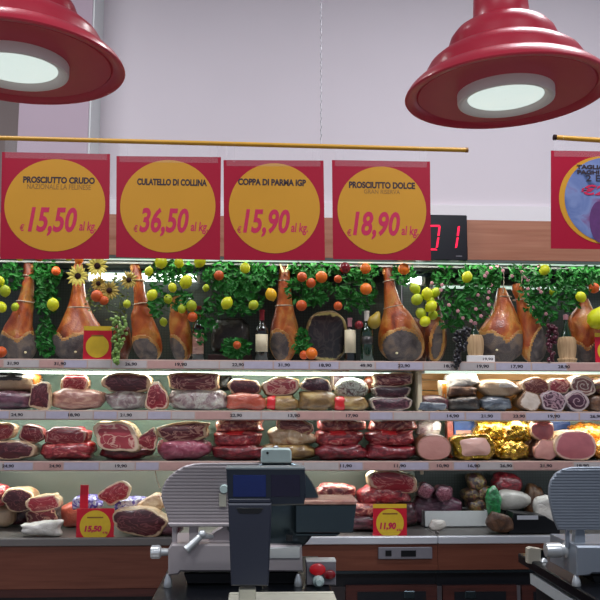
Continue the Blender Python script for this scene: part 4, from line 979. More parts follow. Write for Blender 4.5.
leaves('leaf_garland', [(172, 272, 28, 12, 170), (178, 300, 16, 9, 110), (156, 300, 8, 20, 80), (200, 328, 7, 18, 90)], 'lemon branch with leaves above the short ham', seed=3)
leaves('leaf_garland', [(236, 276, 34, 17, 420), (240, 300, 24, 16, 240), (212, 312, 9, 20, 60)], 'dense leaf garland hanging above the dark ham block', seed=4, Y0=.0)
leaves('leaf_tuft', [(236, 348, 15, 10, 200)], 'low tuft of dark leaves lying on the ham shelf left of the red-capped bottle', seed=5, Y0=.02, Y1=.14, cat='foliage')
leaves('leaf_tuft', [(302, 342, 9, 14, 110)], 'small leaf tuft behind the orange at the foot of the round ham', seed=6, Y0=.10, Y1=.2, cat='foliage')
leaves('leaf_garland', [(316, 268, 28, 9, 260), (310, 290, 24, 16, 240), (268, 275, 9, 14, 70)], 'leaf garland dotted with oranges between the bony ham and the round ham', seed=7, Y0=.02)
leaves('leaf_garland', [(362, 268, 20, 9, 160), (356, 292, 20, 20, 210)], 'leaf garland with oranges left of the broad ham', seed=8, Y0=.04)
leaves('leaf_garland', [(404, 272, 12, 14, 90), (442, 275, 12, 18, 90), (452, 310, 16, 22, 160)], 'loose garland with tiny blossoms around the lemon bunch', blossoms=[(432, 283), (441, 290), (442, 285), (449, 305), (458, 311), (463, 318), (471, 321), (478, 295)], seed=9, Y0=.06)
leaves('leaf_garland', [(480, 276, 22, 20, 420), (474, 305, 20, 18, 180)], 'thick green garland with pink blossoms between the yellow ball and the hung hams', blossoms=[(487, 273), (491, 268), (497, 266), (491, 285), (489, 292), (488, 298), (489, 305), (503, 271), (481, 316), (485, 276), (476, 309)], seed=10, Y0=.0)
leaves('leaf_garland', [(530, 272, 22, 14, 210), (538, 296, 20, 20, 230), (545, 315, 12, 10, 70)], 'blossoming garland right of the hung hams, around a yellow lemon', blossoms=[(524, 265), (522, 272), (528, 280), (528, 289), (529, 294), (539, 289), (541, 292), (534, 307), (546, 314), (539, 265), (512, 276), (525, 277)], seed=11)
leaves('leaf_garland', [(578, 276, 22, 18, 340), (566, 298, 16, 14, 120), (598, 270, 12, 14, 90)], 'dense leafy garland at the right end of the ham shelf', seed=12, Y0=.0)

LM = MB(); prof = []
for i in range(11):
    t = PI*i/10; r_ = math.sin(t)*.025; h = -math.cos(t)*.028
    if i == 0: r_, h = .001, -.032
    if i == 1: r_, h = .008, -.027
    if i == 10: r_, h = .001, .031
    prof.append((r_, h))
def fruit_mesh(kind, mat):
    b = MB()
    if kind == 'lemon': b.lathe((0, 0, 0), prof, 16)
    elif kind == 'pear': b.lathe((0, 0, 0), [(.001, -.035), (.016, -.03), (.025, -.015), (.024, 0), (.014, .018), (.009, .03), (.001, .036)], 16)
    else:
        b.sphere((0, 0, 0), .026, 18, 12); 
    me = bpy.data.meshes.new(kind); me.from_pydata(b.v, [], b.f); me.materials.append(M(mat))
    for p in me.polygons: p.use_smooth = True
    return me
FM = {}
def fruit(kind, px, py, d, mat, label, rot=None, Y=.0):
    key = (kind, mat)
    if key not in FM: FM[key] = fruit_mesh(kind, mat)
    o = bpy.data.objects.new(kind, FM[key]); C.objects.link(o); o.location = P(px, py, Y)
    s = d*(Y-CAM.y)/F/.052; o.scale = (s, s, s); rnd = random.Random(int(px*7+py)); o.rotation_euler = rot or (rnd.uniform(-.4, .4), rnd.uniform(-1, 1), rnd.uniform(0, 3))
    if o.location.z-.027*s < Z1 and Y > 0: o.location.z = Z1+.027*s
    g = {'lemon': 'lemons among the garlands', 'orange': 'oranges among the garlands'}.get(kind)
    tag(o, label, kind, g)
for f in [
 ('lemon', 19.5, 257, 8, 'lemon_yellow', 'lemon peeking out under the first poster left of the far left ham'),
 ('lemon', 69, 257, 8, 'lemon_yellow', 'lemon tucked under the first poster just above the left sunflower'),
 ('lemon', 0, 281, 9, 'lemon_yellow', 'lemon cut by the left edge, uppermost of three'),
 ('lemon', 5, 291, 11, 'lemon_lime', 'yellow-green lemon at the left edge, middle of three'),
 ('lemon', 1, 307, 11, 'lemon_yellow', 'lemon at the left edge, lowest of three'),
 ('lemon', 15, 307, 8, 'lemon_lime', 'dim lemon touching the left side of the far left ham'),
 ('lemon', 53, 304.5, 12, 'lemon_yellow', 'single bright lemon between the first two hams'),
 ('lemon', 161, 262, 13, 'lemon_yellow', 'big lemon right under the second poster, right of the slim ham'),
 ('lemon', 179, 263, 10, 'lemon_yellow', 'lemon under the second poster, above the lemon branch'),
 ('lemon', 149, 271.5, 9, 'lemon_yellow', 'lemon beside the shank of the slim ham'),
 ('lemon', 186, 282, 13, 'lemon_yellow', 'large lemon lying sideways on the lemon branch'),
 ('lemon', 172.5, 287.5, 9, 'lemon_yellow', 'lemon left of the large sideways one on the branch'),
 ('lemon', 168, 299, 9, 'lemon_lime', 'small green-yellow lemon below the branch'),
 ('lemon', 152, 295, 11, 'lemon_yellow', 'round lemon right of the slim ham neck'),
 ('lemon', 200, 261.5, 12, 'lemon_yellow', 'lemon under the right corner of the second poster'),
 ('lemon', 191.5, 306, 11, 'lemon_lime', 'green lemon above the short ham, right one'),
 ('lemon', 182, 309, 9, 'lemon_lime', 'green lemon above the short ham, left one'),
 ('lemon', 163.5, 322, 8, 'lemon_lime', 'dim green lemon left of the short ham'),
 ('lemon', 127, 304, 8, 'lemon_lime', 'dim green lemon left of the slim ham'),
 ('lemon', 206, 288, 7, 'lemon_lime', 'faint lemon deep behind the foliage below the third poster edge'),
 ('lemon', 245, 268, 11, 'lemon_yellow', 'bright lemon under the third poster'),
 ('lemon', 227, 303, 12, 'lemon_yellow', 'round lemon in front of the dark ham block'),
 ('lemon', 253.5, 305, 10, 'lemon_lime', 'yellow-green lemon just above the red-capped bottle'),
 ('lemon', 271, 294.5, 12, 'lemon_ripe', 'golden pointed lemon left of the bony ham'),
 ('lemon', 467, 277, 11, 'lemon_yellow', 'lone bright lemon right of the digital display'),
 ('lemon', 544.5, 270, 11, 'lemon_yellow', 'bright round lemon left of the last poster bottom'),
 ('lemon', 553, 292, 8, 'lemon_lime', 'dimmer lemon below the bright round one'),
 ('lemon', 581, 297, 11, 'lemon_yellow', 'round lemon on top of the reddish far right ham'),
 ('orange', 39, 257, 9, 'orange_deep', 'red orange touching the first poster right of the far left ham'),
 ('orange', 79, 260, 9, 'orange_peel', 'orange directly above the left bright sunflower'),
 ('orange', 56, 271, 9, 'orange_deep', 'dim orange in the leaves left of the sunflowers'),
 ('orange', 97, 296, 12, 'orange_deep', 'orange under the lower sunflowers'),
 ('orange', 104, 300.5, 9, 'orange_deep', 'darker orange overlapping the one under the sunflowers'),
 ('orange', 219, 275.5, 10, 'orange_deep', 'orange under the gap between second and third poster'),
 ('orange', 192.5, 317, 10, 'orange_deep', 'orange above the half-hidden bottle'),
 ('orange', 302, 277, 10, 'orange_deep', 'dull orange left of three oranges near the bony ham'),
 ('orange', 311, 283, 10, 'orange_deep', 'middle and lowest of three clustered oranges right of the bony ham'),
 ('orange', 321.5, 277, 12, 'orange_peel', 'brightest of three clustered oranges right of the bony ham'),
 ('orange', 301.5, 305.5, 11, 'orange_deep', 'orange hanging beside the lower neck of the bony ham'),
 ('orange', 338, 306, 9, 'orange_deep', 'orange above the round dark-faced ham'),
 ('orange', 338, 279, 8, 'orange_deep', 'small dark orange under the red apple'),
 ('orange', 365.5, 268.5, 11, 'orange_peel', 'bright orange under the fourth poster left of the broad ham'),
 ('orange', 366, 289, 12, 'orange_peel', 'large bright orange above the white-capped bottle'),
 ('orange', 404, 269, 12, 'orange_peel', 'orange right of the broad ham trotter'),
 ('orange', 311.5, 353.5, 12, 'orange_peel', 'orange sitting on the shelf at the foot of the round ham'),
 ('orange', 304, 355, 9, 'orange_deep', 'darker orange behind the one at the foot of the round ham'),
 ('orange', 237, 345, 8, 'orange_deep', 'small reddish orange in the low leaf tuft'),
 ('orange', 594, 288, 11, 'orange_deep', 'brown-red orange at the right edge'),
 ('orange', 1, 352, 11, 'orange_deep', 'orange on the shelf at the left edge beside the first ham'),
 ('apple', 345, 268, 12, 'apple_red', 'dark red apple under the fourth poster left corner'),
 ('apple', 359, 325, 9, 'apple_red', 'dim red apple between the two bottles by the round ham'),
 ('pear', 375, 320, 14, 'pear_olive', 'olive-brown pear beside the broad ham'),
 ('pear', 600, 316, 22, 'lemon_yellow', 'big yellow pear cut off by the right edge'),
]:
    fruit(*f[:6], Y=.0 if not f[5].startswith(('faint', 'dim', 'olive', 'brown-red', 'darker orange behind')) else .08)
w9 = ['upper left', 'upper middle', 'upper right', 'second row left', 'second row right', 'third row left', 'third row right', 'lowest', 'right of middle']
for i, (x, y, d) in enumerate([(415, 288.5, 11), (427, 294, 12), (435.5, 292.5, 10), (417, 299.5, 12), (431, 306.5, 12), (421, 313.5, 11), (433, 315, 10), (425, 321.5, 11), (430.5, 300.5, 9)]):
    fruit('lemon', x, y, d, 'lemon_yellow' if i in (1, 4, 7) else 'lemon_lime', 'lemon in the hanging bunch, %s one' % w9[i], Y=[.03, .0, .05, .0, .0, .02, .05, .0, .06][i])
b = MB(); b.path([P(425, 284, .06), P(424, 300, .06), P(426, 318, .06)], .005); 
o = b.build('bunch_stem', M('stem_green')); tag(o, 'green stem inside the hanging bunch of lemons', 'stem')

def sunflower(px, py, r, pm, label, Y=-.02):
    c = P(px, py, Y); R = r*(Y-CAM.y)/F; e = empty('sunflower', c, label, 'flower')
    b = MB(); rnd = random.Random(int(px))
    for k in range(15):
        a = 2*PI*k/15+rnd.uniform(-.1, .1); d = Vector((math.cos(a), -.12+rnd.uniform(-.1, .1), math.sin(a))); u = Vector((-math.sin(a), 0, math.cos(a))); l = R*rnd.uniform(.85, 1.05); w = R*.15; o_ = Vector((0, rnd.uniform(-.003, .003), 0))
        pts = [c+o_+d*R*.25-u*w*.5, c+o_+d*R*.25+u*w*.5, c+o_+d*l*.65+u*w, c+o_+d*l, c+o_+d*l*.65-u*w, c+o_+d*l*.6+Vector((0, -.005, 0))]
        b.add(pts, [(0, 1, 5), (1, 2, 5), (2, 3, 5), (3, 4, 5), (4, 0, 5)])
    o = b.build('petals', M(pm), e, smooth=False)
    b = MB(); b.sphere(c+Vector((0, -.006, 0)), R*.27, 14, 8, (1, .5, 1)); b.build('flower_centre', M('flower_brown'), e)
    b = MB(); b.path([c+Vector((0, .004, 0)), c+Vector((.01, .05, -.02)), c+Vector((.02, .11, .01))], .003); b.build('flower_stem', M('stem_green'), e)
sunflower(97.5, 266, 12, 'petal_yellow', 'brightest sunflower, touching the poster edges')
sunflower(78, 276, 12, 'petal_yellow', 'bright yellow sunflower left of and below the brightest one')
sunflower(98.5, 283.5, 9, 'petal_dull', 'dull sunflower below the brightest one', Y=.03)
sunflower(109.5, 290.5, 11, 'petal_dull', 'lowest dull sunflower of the bunch', Y=.02)
sunflower(129, 280, 10, 'petal_dull', 'dull sunflower beside the shank of the slim ham', Y=.03)

# ------------------------------------------------------------------ posters and rods
PY = -.78
a, c = P(-40, 137, PY), P(465.5, 150, PY)
b = MB(); b.tube(a, c, .011, n=14); rod = b.build('poster_rod', M('rod_yellow')); tag(rod, 'long yellow rod carrying four price posters', 'rod')
b = MB(); b.tube(c, c+(c-a).normalized()*.012, .0125, n=14); b.build('end_cap', M('poster_brown'), rod)
a2, c2 = P(556, 137.5, PY), P(690, 146, PY)
b = MB(); b.tube(a2, c2, .0125, n=14); rod2 = b.build('poster_rod', M('rod_yellow')); tag(rod2, 'short yellow rod at the right edge above the ham photo poster', 'rod')
b = MB(); b.tube(a2-(c2-a2).normalized()*.012, a2, .0145, n=14); b.build('end_cap', M('flower_brown'), rod2)
# chain up to the ceiling
for px, r_, lab in ((321, None, 'thin grey chain holding the long rod, rising between the lamps'),):
    p = P(px, 146, PY); b = MB(); z = p.z+.011; k = 0
    while z < 5.2:
        b.tube((p.x-(.003 if k % 2 else 0), PY-(0 if k % 2 else .003), z), (p.x+(.003 if k % 2 else 0), PY+(0 if k % 2 else .003), z+.024), .0018, n=5); z += .021; k += 1
    o = b.build('hanging_chain', M('chain_grey')); tag(o, lab, 'chain')
for px in (-30, 680):
    p = P(px, 137 if px < 0 else 145, PY); b = MB(); b.tube((p.x, PY, p.z), (p.x, PY, 5.2), .002, n=5); o = b.build('hanging_wire', M('chain_grey')); tag(o, 'wire holding the outer end of the %s rod, just outside the view' % ('long' if px < 0 else 'short'), 'wire')
def rod_y(px): return 137+(px+40)*13/505.5 if px < 500 else 137.5+(px-556)*8.5/134
def poster(q, circ, title, sub, tb, sb, price, pb, eb, ub, label, photo=False):
    Y = PY-.02
    tl, tr, br, bl = [P(x, y, Y) for x, y in q]
    cx = (tl.x+br.x)/2; e = empty('price_poster', (cx, Y, min(bl.z, br.z)), label, 'poster')
    b = MB(); vs = [tl, tr, br, bl]; b.add([v for v in vs]+[v+Vector((0, .003, 0)) for v in vs], [(0, 3, 2, 1), (4, 5, 6, 7), (0, 1, 5, 4), (1, 2, 6, 5), (2, 3, 7, 6), (3, 0, 4, 7)]); b.build('sheet', M('poster_red'), e, smooth=False)
    c0 = P(circ[0], circ[1], Y); rx = circ[2]*(Y-CAM.y)/F; rz = circ[3]*(Y-CAM.y)/F
    def disc(cx_, cz_, ax, az, yy, mat, nm):
        b = MB(); b.prism([(cx_+ax*math.cos(2*PI*i/64), cz_+az*math.sin(2*PI*i/64)) for i in range(64)], yy, yy+.0008); return b.build(nm, mat, e, smooth=False)
    disc(c0.x, c0.z, rx, rz, Y-.001, M('poster_yellow'), 'price_disc')
    Yt = Y-.0013
    if photo:
        disc(c0.x+.02, c0.z, rx*.97, rz*.97, Y-.002, M('poster_photo'), 'ham_photo')
        p = P(600, 222, Y-.003); disc(p.x, p.z, .05, .10, Y-.003, M('photo_ham'), 'ham_picture'); Yt = Y-.0034
    for body, bx, mt, nm, of, sh in ((title, tb, 'poster_black', 'product_name', .045, 0), (sub, sb, 'poster_brown' if not photo else 'poster_black', 'product_detail', .005, 0), (price, pb, 'poster_text', 'printed_price', .03, .2), ('€' if not photo else '', eb, 'poster_text', 'euro_sign', .02, .1), ('al kg.' if not photo else '', ub, 'poster_text', 'printed_unit', .02, .15)):
        if body: text_px(body, bx, Yt, M(mt), nm, e, of, sh)
    # clear sleeve strip reaching up to the rod
    xa_, xb_ = q[0][0]+3, q[1][0]-3
    b = MB(); vs = [P(xa_, rod_y(xa_)+2, Y-.002), P(xb_, rod_y(xb_)+2, Y-.002), P(xb_, q[1][1]+6, Y-.002), P(xa_, q[0][1]+6, Y-.002)]
    b.add(vs+[v+Vector((0, .0006, 0)) for v in vs], [(0, 3, 2, 1), (4, 5, 6, 7), (0, 1, 5, 4), (1, 2, 6, 5), (2, 3, 7, 6), (3, 0, 4, 7)]); b.build('clear_sleeve', M('clear_film'), e, smooth=False)
    for xx in (xa_+8, xb_-8):
        b = MB(); t = P(xx, rod_y(xx), PY); b.path([t+Vector((0, -.013, .012)), t+Vector((0, -.02, 0)), P(xx, q[0][1]+2, Y-.004)], .0012, 5); b.build('hook', M('clear_film'), e)
poster([(2, 152), (110, 154), (109, 259), (0, 259)], (55, 205, 50, 47.5), 'PROSCIUTTO CRUDO', 'NAZIONALE LA FELINESE', (23, 177.5, 95, 182.8), (27, 184.8, 91, 188.8), '15,50', (27.5, 207.5, 77.5, 236), (19.5, 224, 24.5, 231), (79, 221.5, 96, 233.5), 'red poster with a yellow circle reading PROSCIUTTO CRUDO 15,50')
poster([(116.5, 156), (221, 157), (220, 260), (116, 257)], (168, 206, 48, 48), 'CULATELLO DI COLLINA', '', (137, 179.5, 207, 185), None, '36,50', (139, 208, 189, 236.5), (133.5, 225, 138, 232), (190.5, 222, 208, 234), 'red poster with a yellow circle reading CULATELLO DI COLLINA 36,50')
poster([(223.5, 160), (323.5, 160.5), (325, 260), (224, 260)], (274.5, 208, 46.5, 47), 'COPPA DI PARMA IGP', '', (238, 179.5, 306, 185), None, '15,90', (243, 209.5, 290, 237), (237, 226, 241.5, 233), (291, 223, 308, 235), 'red poster with a yellow circle reading COPPA DI PARMA IGP 15,90')
poster([(332, 160), (430, 161.5), (431, 260.5), (333, 259)], (382, 210, 46, 46), 'PROSCIUTTO DOLCE', 'GRAN RISERVA', (349, 182.5, 415, 188), (364, 190, 400, 193.5), '18,90', (353, 212, 400, 239.5), (347, 229, 351.5, 236), (401.5, 226, 418.5, 238), 'red poster with a yellow circle reading PROSCIUTTO DOLCE 18,90')
poster([(551, 150.5), (657, 152), (657, 250), (551, 248.5)], (604, 200, 48, 47), 'TAGLIAMO E\nPAGHI 3 HG', '2 ETTI', (577, 165.5, 622, 174), (586, 175.5, 618, 181), '€2', (581, 185, 606, 195), None, None, 'red poster at the right edge with a blue and purple ham photo', photo=True)

# digital display
Y = -.06; a, c = P(398, 214, Y), P(468, 260.5, Y)
b = MB(); b.box((a.x, Y, c.z), (c.x, -.002, a.z), .004); led = b.build('queue_display', M('led_black'), smooth=False); tag(led, 'black queue number display with red digits 01 beside the fourth poster', 'display')
def seg(pts, nm, par):
    b = MB(); b.prism([(P(x, y, Y-.003).x, P(x, y, Y-.003).z) for x, y in pts], Y-.003, Y+.001); return b.build(nm, M('led_red'), par, smooth=False)
def digit(ox, segs):
    S = {'b': [(6.6, 1.6), (8.6, 1), (7.5, 10.6), (5.6, 11)], 'c': [(5.5, 12.6), (7.3, 12.2), (5.8, 22.3), (3.9, 23)], 'a': [(-4.5, 0), (8.2, 0), (6.3, 1.6), (-3.2, 1.6)], 'd': [(-7.5, 23.6), (3.8, 23.6), (5.5, 25.2), (-9, 25.2)], 'f': [(-5.2, 1), (-3.3, 1.8), (-4.5, 11), (-6.3, 10.6)], 'e': [(-6.6, 12.2), (-4.7, 12.6), (-6.2, 23), (-8.2, 23.5)]}
    for s in segs: seg([(ox+x, 225+y) for x, y in S[s]], 'digit_segment', led)
digit(432, 'abcdef'); digit(451.3, 'bc')
b = MB(); p, q = P(456, 255.6, Y), P(462, 256.6, Y); b.box((p.x, Y-.001, q.z), (q.x, Y, p.z)); b.build('badge', M('box_grey'), led, smooth=False)

# ------------------------------------------------------------------ pendant lamps
def lamp(px, py, Dist, label, proto=None, tilt=(0, 0)):
    d = ray(px, py); c = CAM+d*(Dist/F)
    if proto:
        o = copy_tree(proto, c, label)
        return o
    R = 100*Dist/F
    e = empty('pendant_lamp', c, label, 'lamp')
    b = MB(); b.lathe(c, [(R*x_, R*h_) for x_, h_ in ((.46, .035), (.86, .03), (.875, .045), (.89, .02), (.96, -.004), (.99, -.004), (1, .01), (.99, .035), (.955, .085), (.90, .135), (.82, .18), (.795, .185),
        (.79, .20), (.775, .28), (.74, .34), (.68, .39), (.59, .44), (.56, .445), (.555, .46), (.545, .53), (.515, .61), (.46, .68), (.39, .725), (.30, .735), (.285, .75), (.275, .90), (.265, 1.05), (.2, 1.25), (.12, 1.36), (.03, 1.37))], 72, caps=False)
    b.build('shade', M('lamp_red'), e)
    b = MB(); b.lathe(c, [(R*x_, R*h_) for x_, h_ in ((.475, .035), (.475, -.045), (.468, -.065), (.455, -.07), (.44, -.065), (.40, -.045), (.37, -.015))], 48, caps=False); b.build('collar', M('collar_white'), e)
    b = MB(); b.lathe(c, [(R*.375, R*-.018), (R*.30, R*-.028), (R*.15, R*-.038), (.001, R*-.042)], 40, caps=False); b.build('lens', M('lens_glow'), e)
    b = MB(); b.tube(c+Vector((0, 0, R*1.36)), (c.x, c.y, 5.2), .008, n=10); b.build('hanging_cable', M('white_plastic'), e)
    return e
L1 = lamp(505.5, 95.5, 1.78, 'red tiered pendant lamp at the upper right with its stepped shade visible')
lamp(17, 66, 1.68, 'large red pendant lamp cut off by the upper left corner', L1)
lamp(243, -73, 2.05, 'red pendant lamp whose rim just dips into the top edge between the others', L1)
L1.rotation_euler = (0, math.radians(-1.5), 0)
for px, py, Dd in ((505, 95, 1.78), (17, 66, 1.68), (243, -73, 2.05)):
    c = CAM+ray(px, py)*(Dd/F); l = bpy.data.lights.new('pendant_bulb', 'SPOT'); l.energy = 8; l.spot_size = 1.9; l.spot_blend = .6; l.shadow_soft_size = .06; l.color = (.95, 1, .98)
    o = bpy.data.objects.new('pendant_bulb', l); C.objects.link(o); o.location = c+Vector((0, 0, -.03))

# ------------------------------------------------------------------ counters (foreground)
def counter(name, x0, x1, y0, y1, label):
    e = empty(name, ((x0+x1)/2, (y0+y1)/2, 0), label, 'counter')
    b = MB(); b.box((x0, y0, GZ-.035), (x1, y1, GZ), .004); b.build('worktop', M('counter_black'), e, smooth=False)
    b = MB(); b.box((x0+.012, y0+.03, GZ-.092), (x1-.012, y1-.10, GZ-.055)); b.build('apron', M('counter_panel'), e, smooth=False)
    b = MB(); b.box((x0+.05, y0+.05, .08), (x1-.05, y1-.05, GZ-.035)); b.build('carcass', M('case_dark'), e, smooth=False)
    b = MB(); b.box((x0+.07, y0+.07, 0), (x1-.07, y1-.07, .08)); b.build('plinth', M('black_plastic'), e, smooth=False)
a = PZ(151, 600, GZ); c = PZ(336, 600, GZ)
yb = PZ(300, 556, GZ).y
counter('service_counter', a.x, c.x, -2.9, yb, 'black-topped service counter carrying the left slicer and scale')
a2 = PZ(598, 600, GZ)
counter('service_counter', a2.x, a2.x+1.3, -2.9, PZ(530, 553, GZ).y, 'black-topped service counter at the right edge under the right slicer')

# ------------------------------------------------------------------ slicers
def pxprism(pts, Y, th, mat, name, parent, bev=.003, smooth=False):
    b = MB(); b.prism([(P(x, y, Y).x, P(x, y, Y).z) for x, y in pts], Y, Y+th, bev); return b.build(name, mat, parent, smooth=smooth)
def ribs(pts, y0, y1, n, Y, mat, name, parent):
    b = MB()
    for i in range(n):
        y = y0+(y1-y0)*(i+.5)/n; xs = []
        for k in range(len(pts)):
            (xa_, ya_), (xb_, yb_) = pts[k], pts[(k+1) % len(pts)]
            if (ya_-y)*(yb_-y) < 0: xs.append(xa_+(xb_-xa_)*(y-ya_)/(yb_-ya_))
        if len(xs) < 2: continue
        p, q = P(min(xs)+1, y, Y), P(max(xs)-1, y, Y); hh = (y1-y0)/n*.30*(Y-CAM.y)/F
        b.prism([(p.x, p.z-hh), (q.x, q.z-hh), (q.x, q.z+hh), (p.x, p.z+hh)], Y-.0035, Y+.001, .001)
    return b.build(name, mat, parent, smooth=False)
def rounded_foot(px, pyt, r, Y, parent, mat='chrome'):
    p = P(px, pyt, Y); b = MB(); h = p.z-GZ; b.lathe((p.x, Y+.02, GZ), [(r*.9, 0), (r, h*.1), (r*.85, h*.5), (r*.5, h*.9), (r*.4, h)], 18); return b.build('foot', M(mat), parent)
SY = -1.84
# left slicer
p0 = P(235, 588, SY); sl = empty('meat_slicer', (p0.x, SY, GZ), 'grey meat slicer with a ribbed plate standing left of and behind the scale', 'slicer')
gp = [(169, 523), (166, 513), (163, 504), (161, 496), (162, 488.5), (165, 481.5), (170, 475.5), (177, 470), (185, 466), (194, 463.6), (202, 463), (262, 463), (262, 523)]
o = pxprism(gp, SY+.02, .012, M('slicer_alu'), 'gauge_plate', sl); ribs(gp, 466, 521.5, 17, SY+.02, M('slicer_alu'), 'rib', o)
pxprism([(168, 523), (262, 523), (262, 527), (170, 527)], SY+.0, .035, M('slicer_alu'), 'plate_foot', sl)
pxprism([(172, 527), (177, 527), (177, 546), (172, 546)], SY+.03, .012, M('slicer_alu'), 'support_post', sl)
pxprism([(189, 526), (198, 526), (198, 546), (189, 546)], SY+.03, .03, M('slicer_alu'), 'support_post', sl)
pxprism([(212, 533), (228, 523), (300, 523), (303, 545), (206, 545)], SY+.06, .05, M('slicer_alu'), 'carriage', sl)
pxprism([(168, 549), (172, 544), (228, 544), (302, 546), (303, 572), (262, 572), (180, 572), (178, 575), (168, 575)], SY-.0, .22, M('slicer_alu'), 'base', sl, .006)
pxprism([(268, 548), (300, 546), (300, 559), (268, 559)], SY-.008, .01, M('chrome'), 'control_strip', sl)
pxprism([(184, 573), (262, 573), (262, 584), (187, 584)], SY+.05, .15, M('black_plastic'), 'underside', sl)
pxprism([(268, 572), (298, 572), (298, 584), (268, 584)], SY+.05, .15, M('black_plastic'), 'underside', sl)
pxprism([(286, 535), (293, 535), (293, 541), (286, 541)], SY-.012, .02, M('black_plastic'), 'latch', sl)
for px in (167.5, 298.5): rounded_foot(px, 575, .014, SY, sl)
p = P(159, 552, SY+.02); b = MB(); b.lathe(p, [(.004, -.027), (.018, -.025), (.0195, -.02), (.0195, .004), (.012, .008), (.011, .03)], 24, axis='X'); kn = b.build('thickness_knob', M('chrome'), sl)
b = MB()
for k in range(12):
    t = 2*PI*k/12; q = p+Vector((-.01, .0195*math.cos(t), .0195*math.sin(t))); b.tube(q-Vector((.012, 0, 0)), q+Vector((.012, 0, 0)), .0016, n=6)
b.build('knob_grip', M('chrome'), kn)
b = MB(); b.tube(P(186.5, 549.5, SY-.03), P(202, 535, SY-.012), .0125, .0105, n=20); b.tube(P(186, 550, SY-.031), P(187.5, 548.6, SY-.029), .0145, n=20); b.build('pusher_handle', M('chrome'), sl)
b = MB(); b.tube(P(201, 536, SY-.012), P(212, 536.5, SY+.02), .011, .008, n=14); b.sphere(P(202, 534.5, SY-.012), .014); b.build('handle_joint', M('chrome'), sl)
bc = P(272, 509, SY+.045); RB = 47*(SY+.045-CAM.y)/F
b = MB(); b.lathe(bc, [(.002, -.012), (RB*.9, -.010), (RB*.98, -.004), (RB, .004), (RB*.99, .02), (RB*.6, .03), (.002, .032)], 64, axis='Y'); b.build('blade_guard', M('dark_steel'), sl)
b = MB(); q = P(224, 489, SY+.01); b.lathe(q, [(.001, -.012), (.012, -.011), (.014, 0), (.014, .012)], 20, axis='Y'); b.build('plate_knob', M('sharp_white'), sl)
pxprism([(219, 494), (226, 494), (226, 507), (219, 507)], SY+.005, .014, M('pan_beige'), 'plate_clip', sl)
# sharpener housing
b = MB(); a, c = P(261, 448.5, SY), P(291.5, 463, SY); bx = (a.x, c.x, c.z, a.z); rr = .012
pts = []
for (cx_, cz_, t0) in ((c.x-rr, a.z-rr, 0), (a.x+rr, a.z-rr, 90), (a.x+rr*.5, c.z+rr*.5, 180), (c.x-rr*.5, c.z+rr*.5, 270)):
    for k in range(5):
        t = math.radians(t0+k*22.5); q_ = rr if t0 < 180 else rr*.5; pts.append((cx_+q_*math.cos(t), cz_+q_*math.sin(t)))
b.prism(pts, SY-.005, SY+.05, .004); sh = b.build('sharpener_housing', M('sharp_white'), sl)
b = MB(); b.sphere(P(276, 448, SY+.02), .009); b.build('sharpener_knob', M('chrome'), sh)
b = MB(); b.lathe(P(267.5, 453, SY-.006), [(.001, -.002), (.004, -.002), (.004, .004)], 12, axis='Y'); b.build('screw', M('black_plastic'), sh)
pxprism([(255, 468), (263, 463), (292, 463), (302, 468)], SY+.01, .04, M('dark_steel'), 'guard_bracket', sl)
# meat table on the right
pxprism([(296, 500.5), (357.5, 500.5), (356, 505), (296, 505)], SY-.03, .16, M('tan_pack'), 'lit_table_edge', sl)  # pinkish colour paints in the light on the table's top edge
pxprism([(296, 505), (356.5, 505), (353, 533), (296, 533)], SY-.028, .015, M('dark_steel'), 'meat_table', sl)
pxprism([(296, 533), (340, 533), (336, 536.5), (296, 536.5)], SY-.02, .10, M('dark_steel'), 'table_support', sl)

# switch box
e = empty('switch_box', (P(321, 588, SY+.02).x, SY+.02, GZ), 'small grey switch box with two red buttons right of the left slicer', 'switch')
pxprism([(306.5, 561), (336, 561), (336, 585.5), (306.5, 585.5)], SY+.02, .05, M('box_grey'), 'housing', e, .004)
pxprism([(306.5, 560.3), (336, 560.3), (336, 562.3), (306.5, 562.3)], SY+.018, .05, M('white_plastic'), 'lid_edge', e, .001)
for px, py, r_, mt, nm in ((317.5, 569.5, 8, 'button_red', 'bright red push button'), (329.5, 574.5, 6, 'button_dark', 'dark red push button')):
    q = P(px, py, SY+.012); R_ = r_*(SY-CAM.y)/F; b = MB(); b.lathe(q, [(.001, -.008), (R_*.7, -.0075), (R_*.97, -.004), (R_, .002), (R_*.6, .01)], 28, axis='Y')
    for v in b.v: v.z = q.z+(v.z-q.z)*.72
    part(b.build('push_button', M(mt), e), nm)
q = P(318.5, 581, SY+.01); b = MB(); b.lathe(q, [(.001, -.03), (.009, -.03), (.012, -.01), (.018, -.005), (.018, .012)], 20, axis='Y'); b.build('cable_gland', M('sharp_white'), e)
b = MB(); b.box((P(312, 586, SY).x, SY+.03, GZ), (P(331, 586, SY).x, SY+.06, P(320, 585, SY).z), .002); b.build('foot_bracket', M('box_grey'), e, smooth=False)

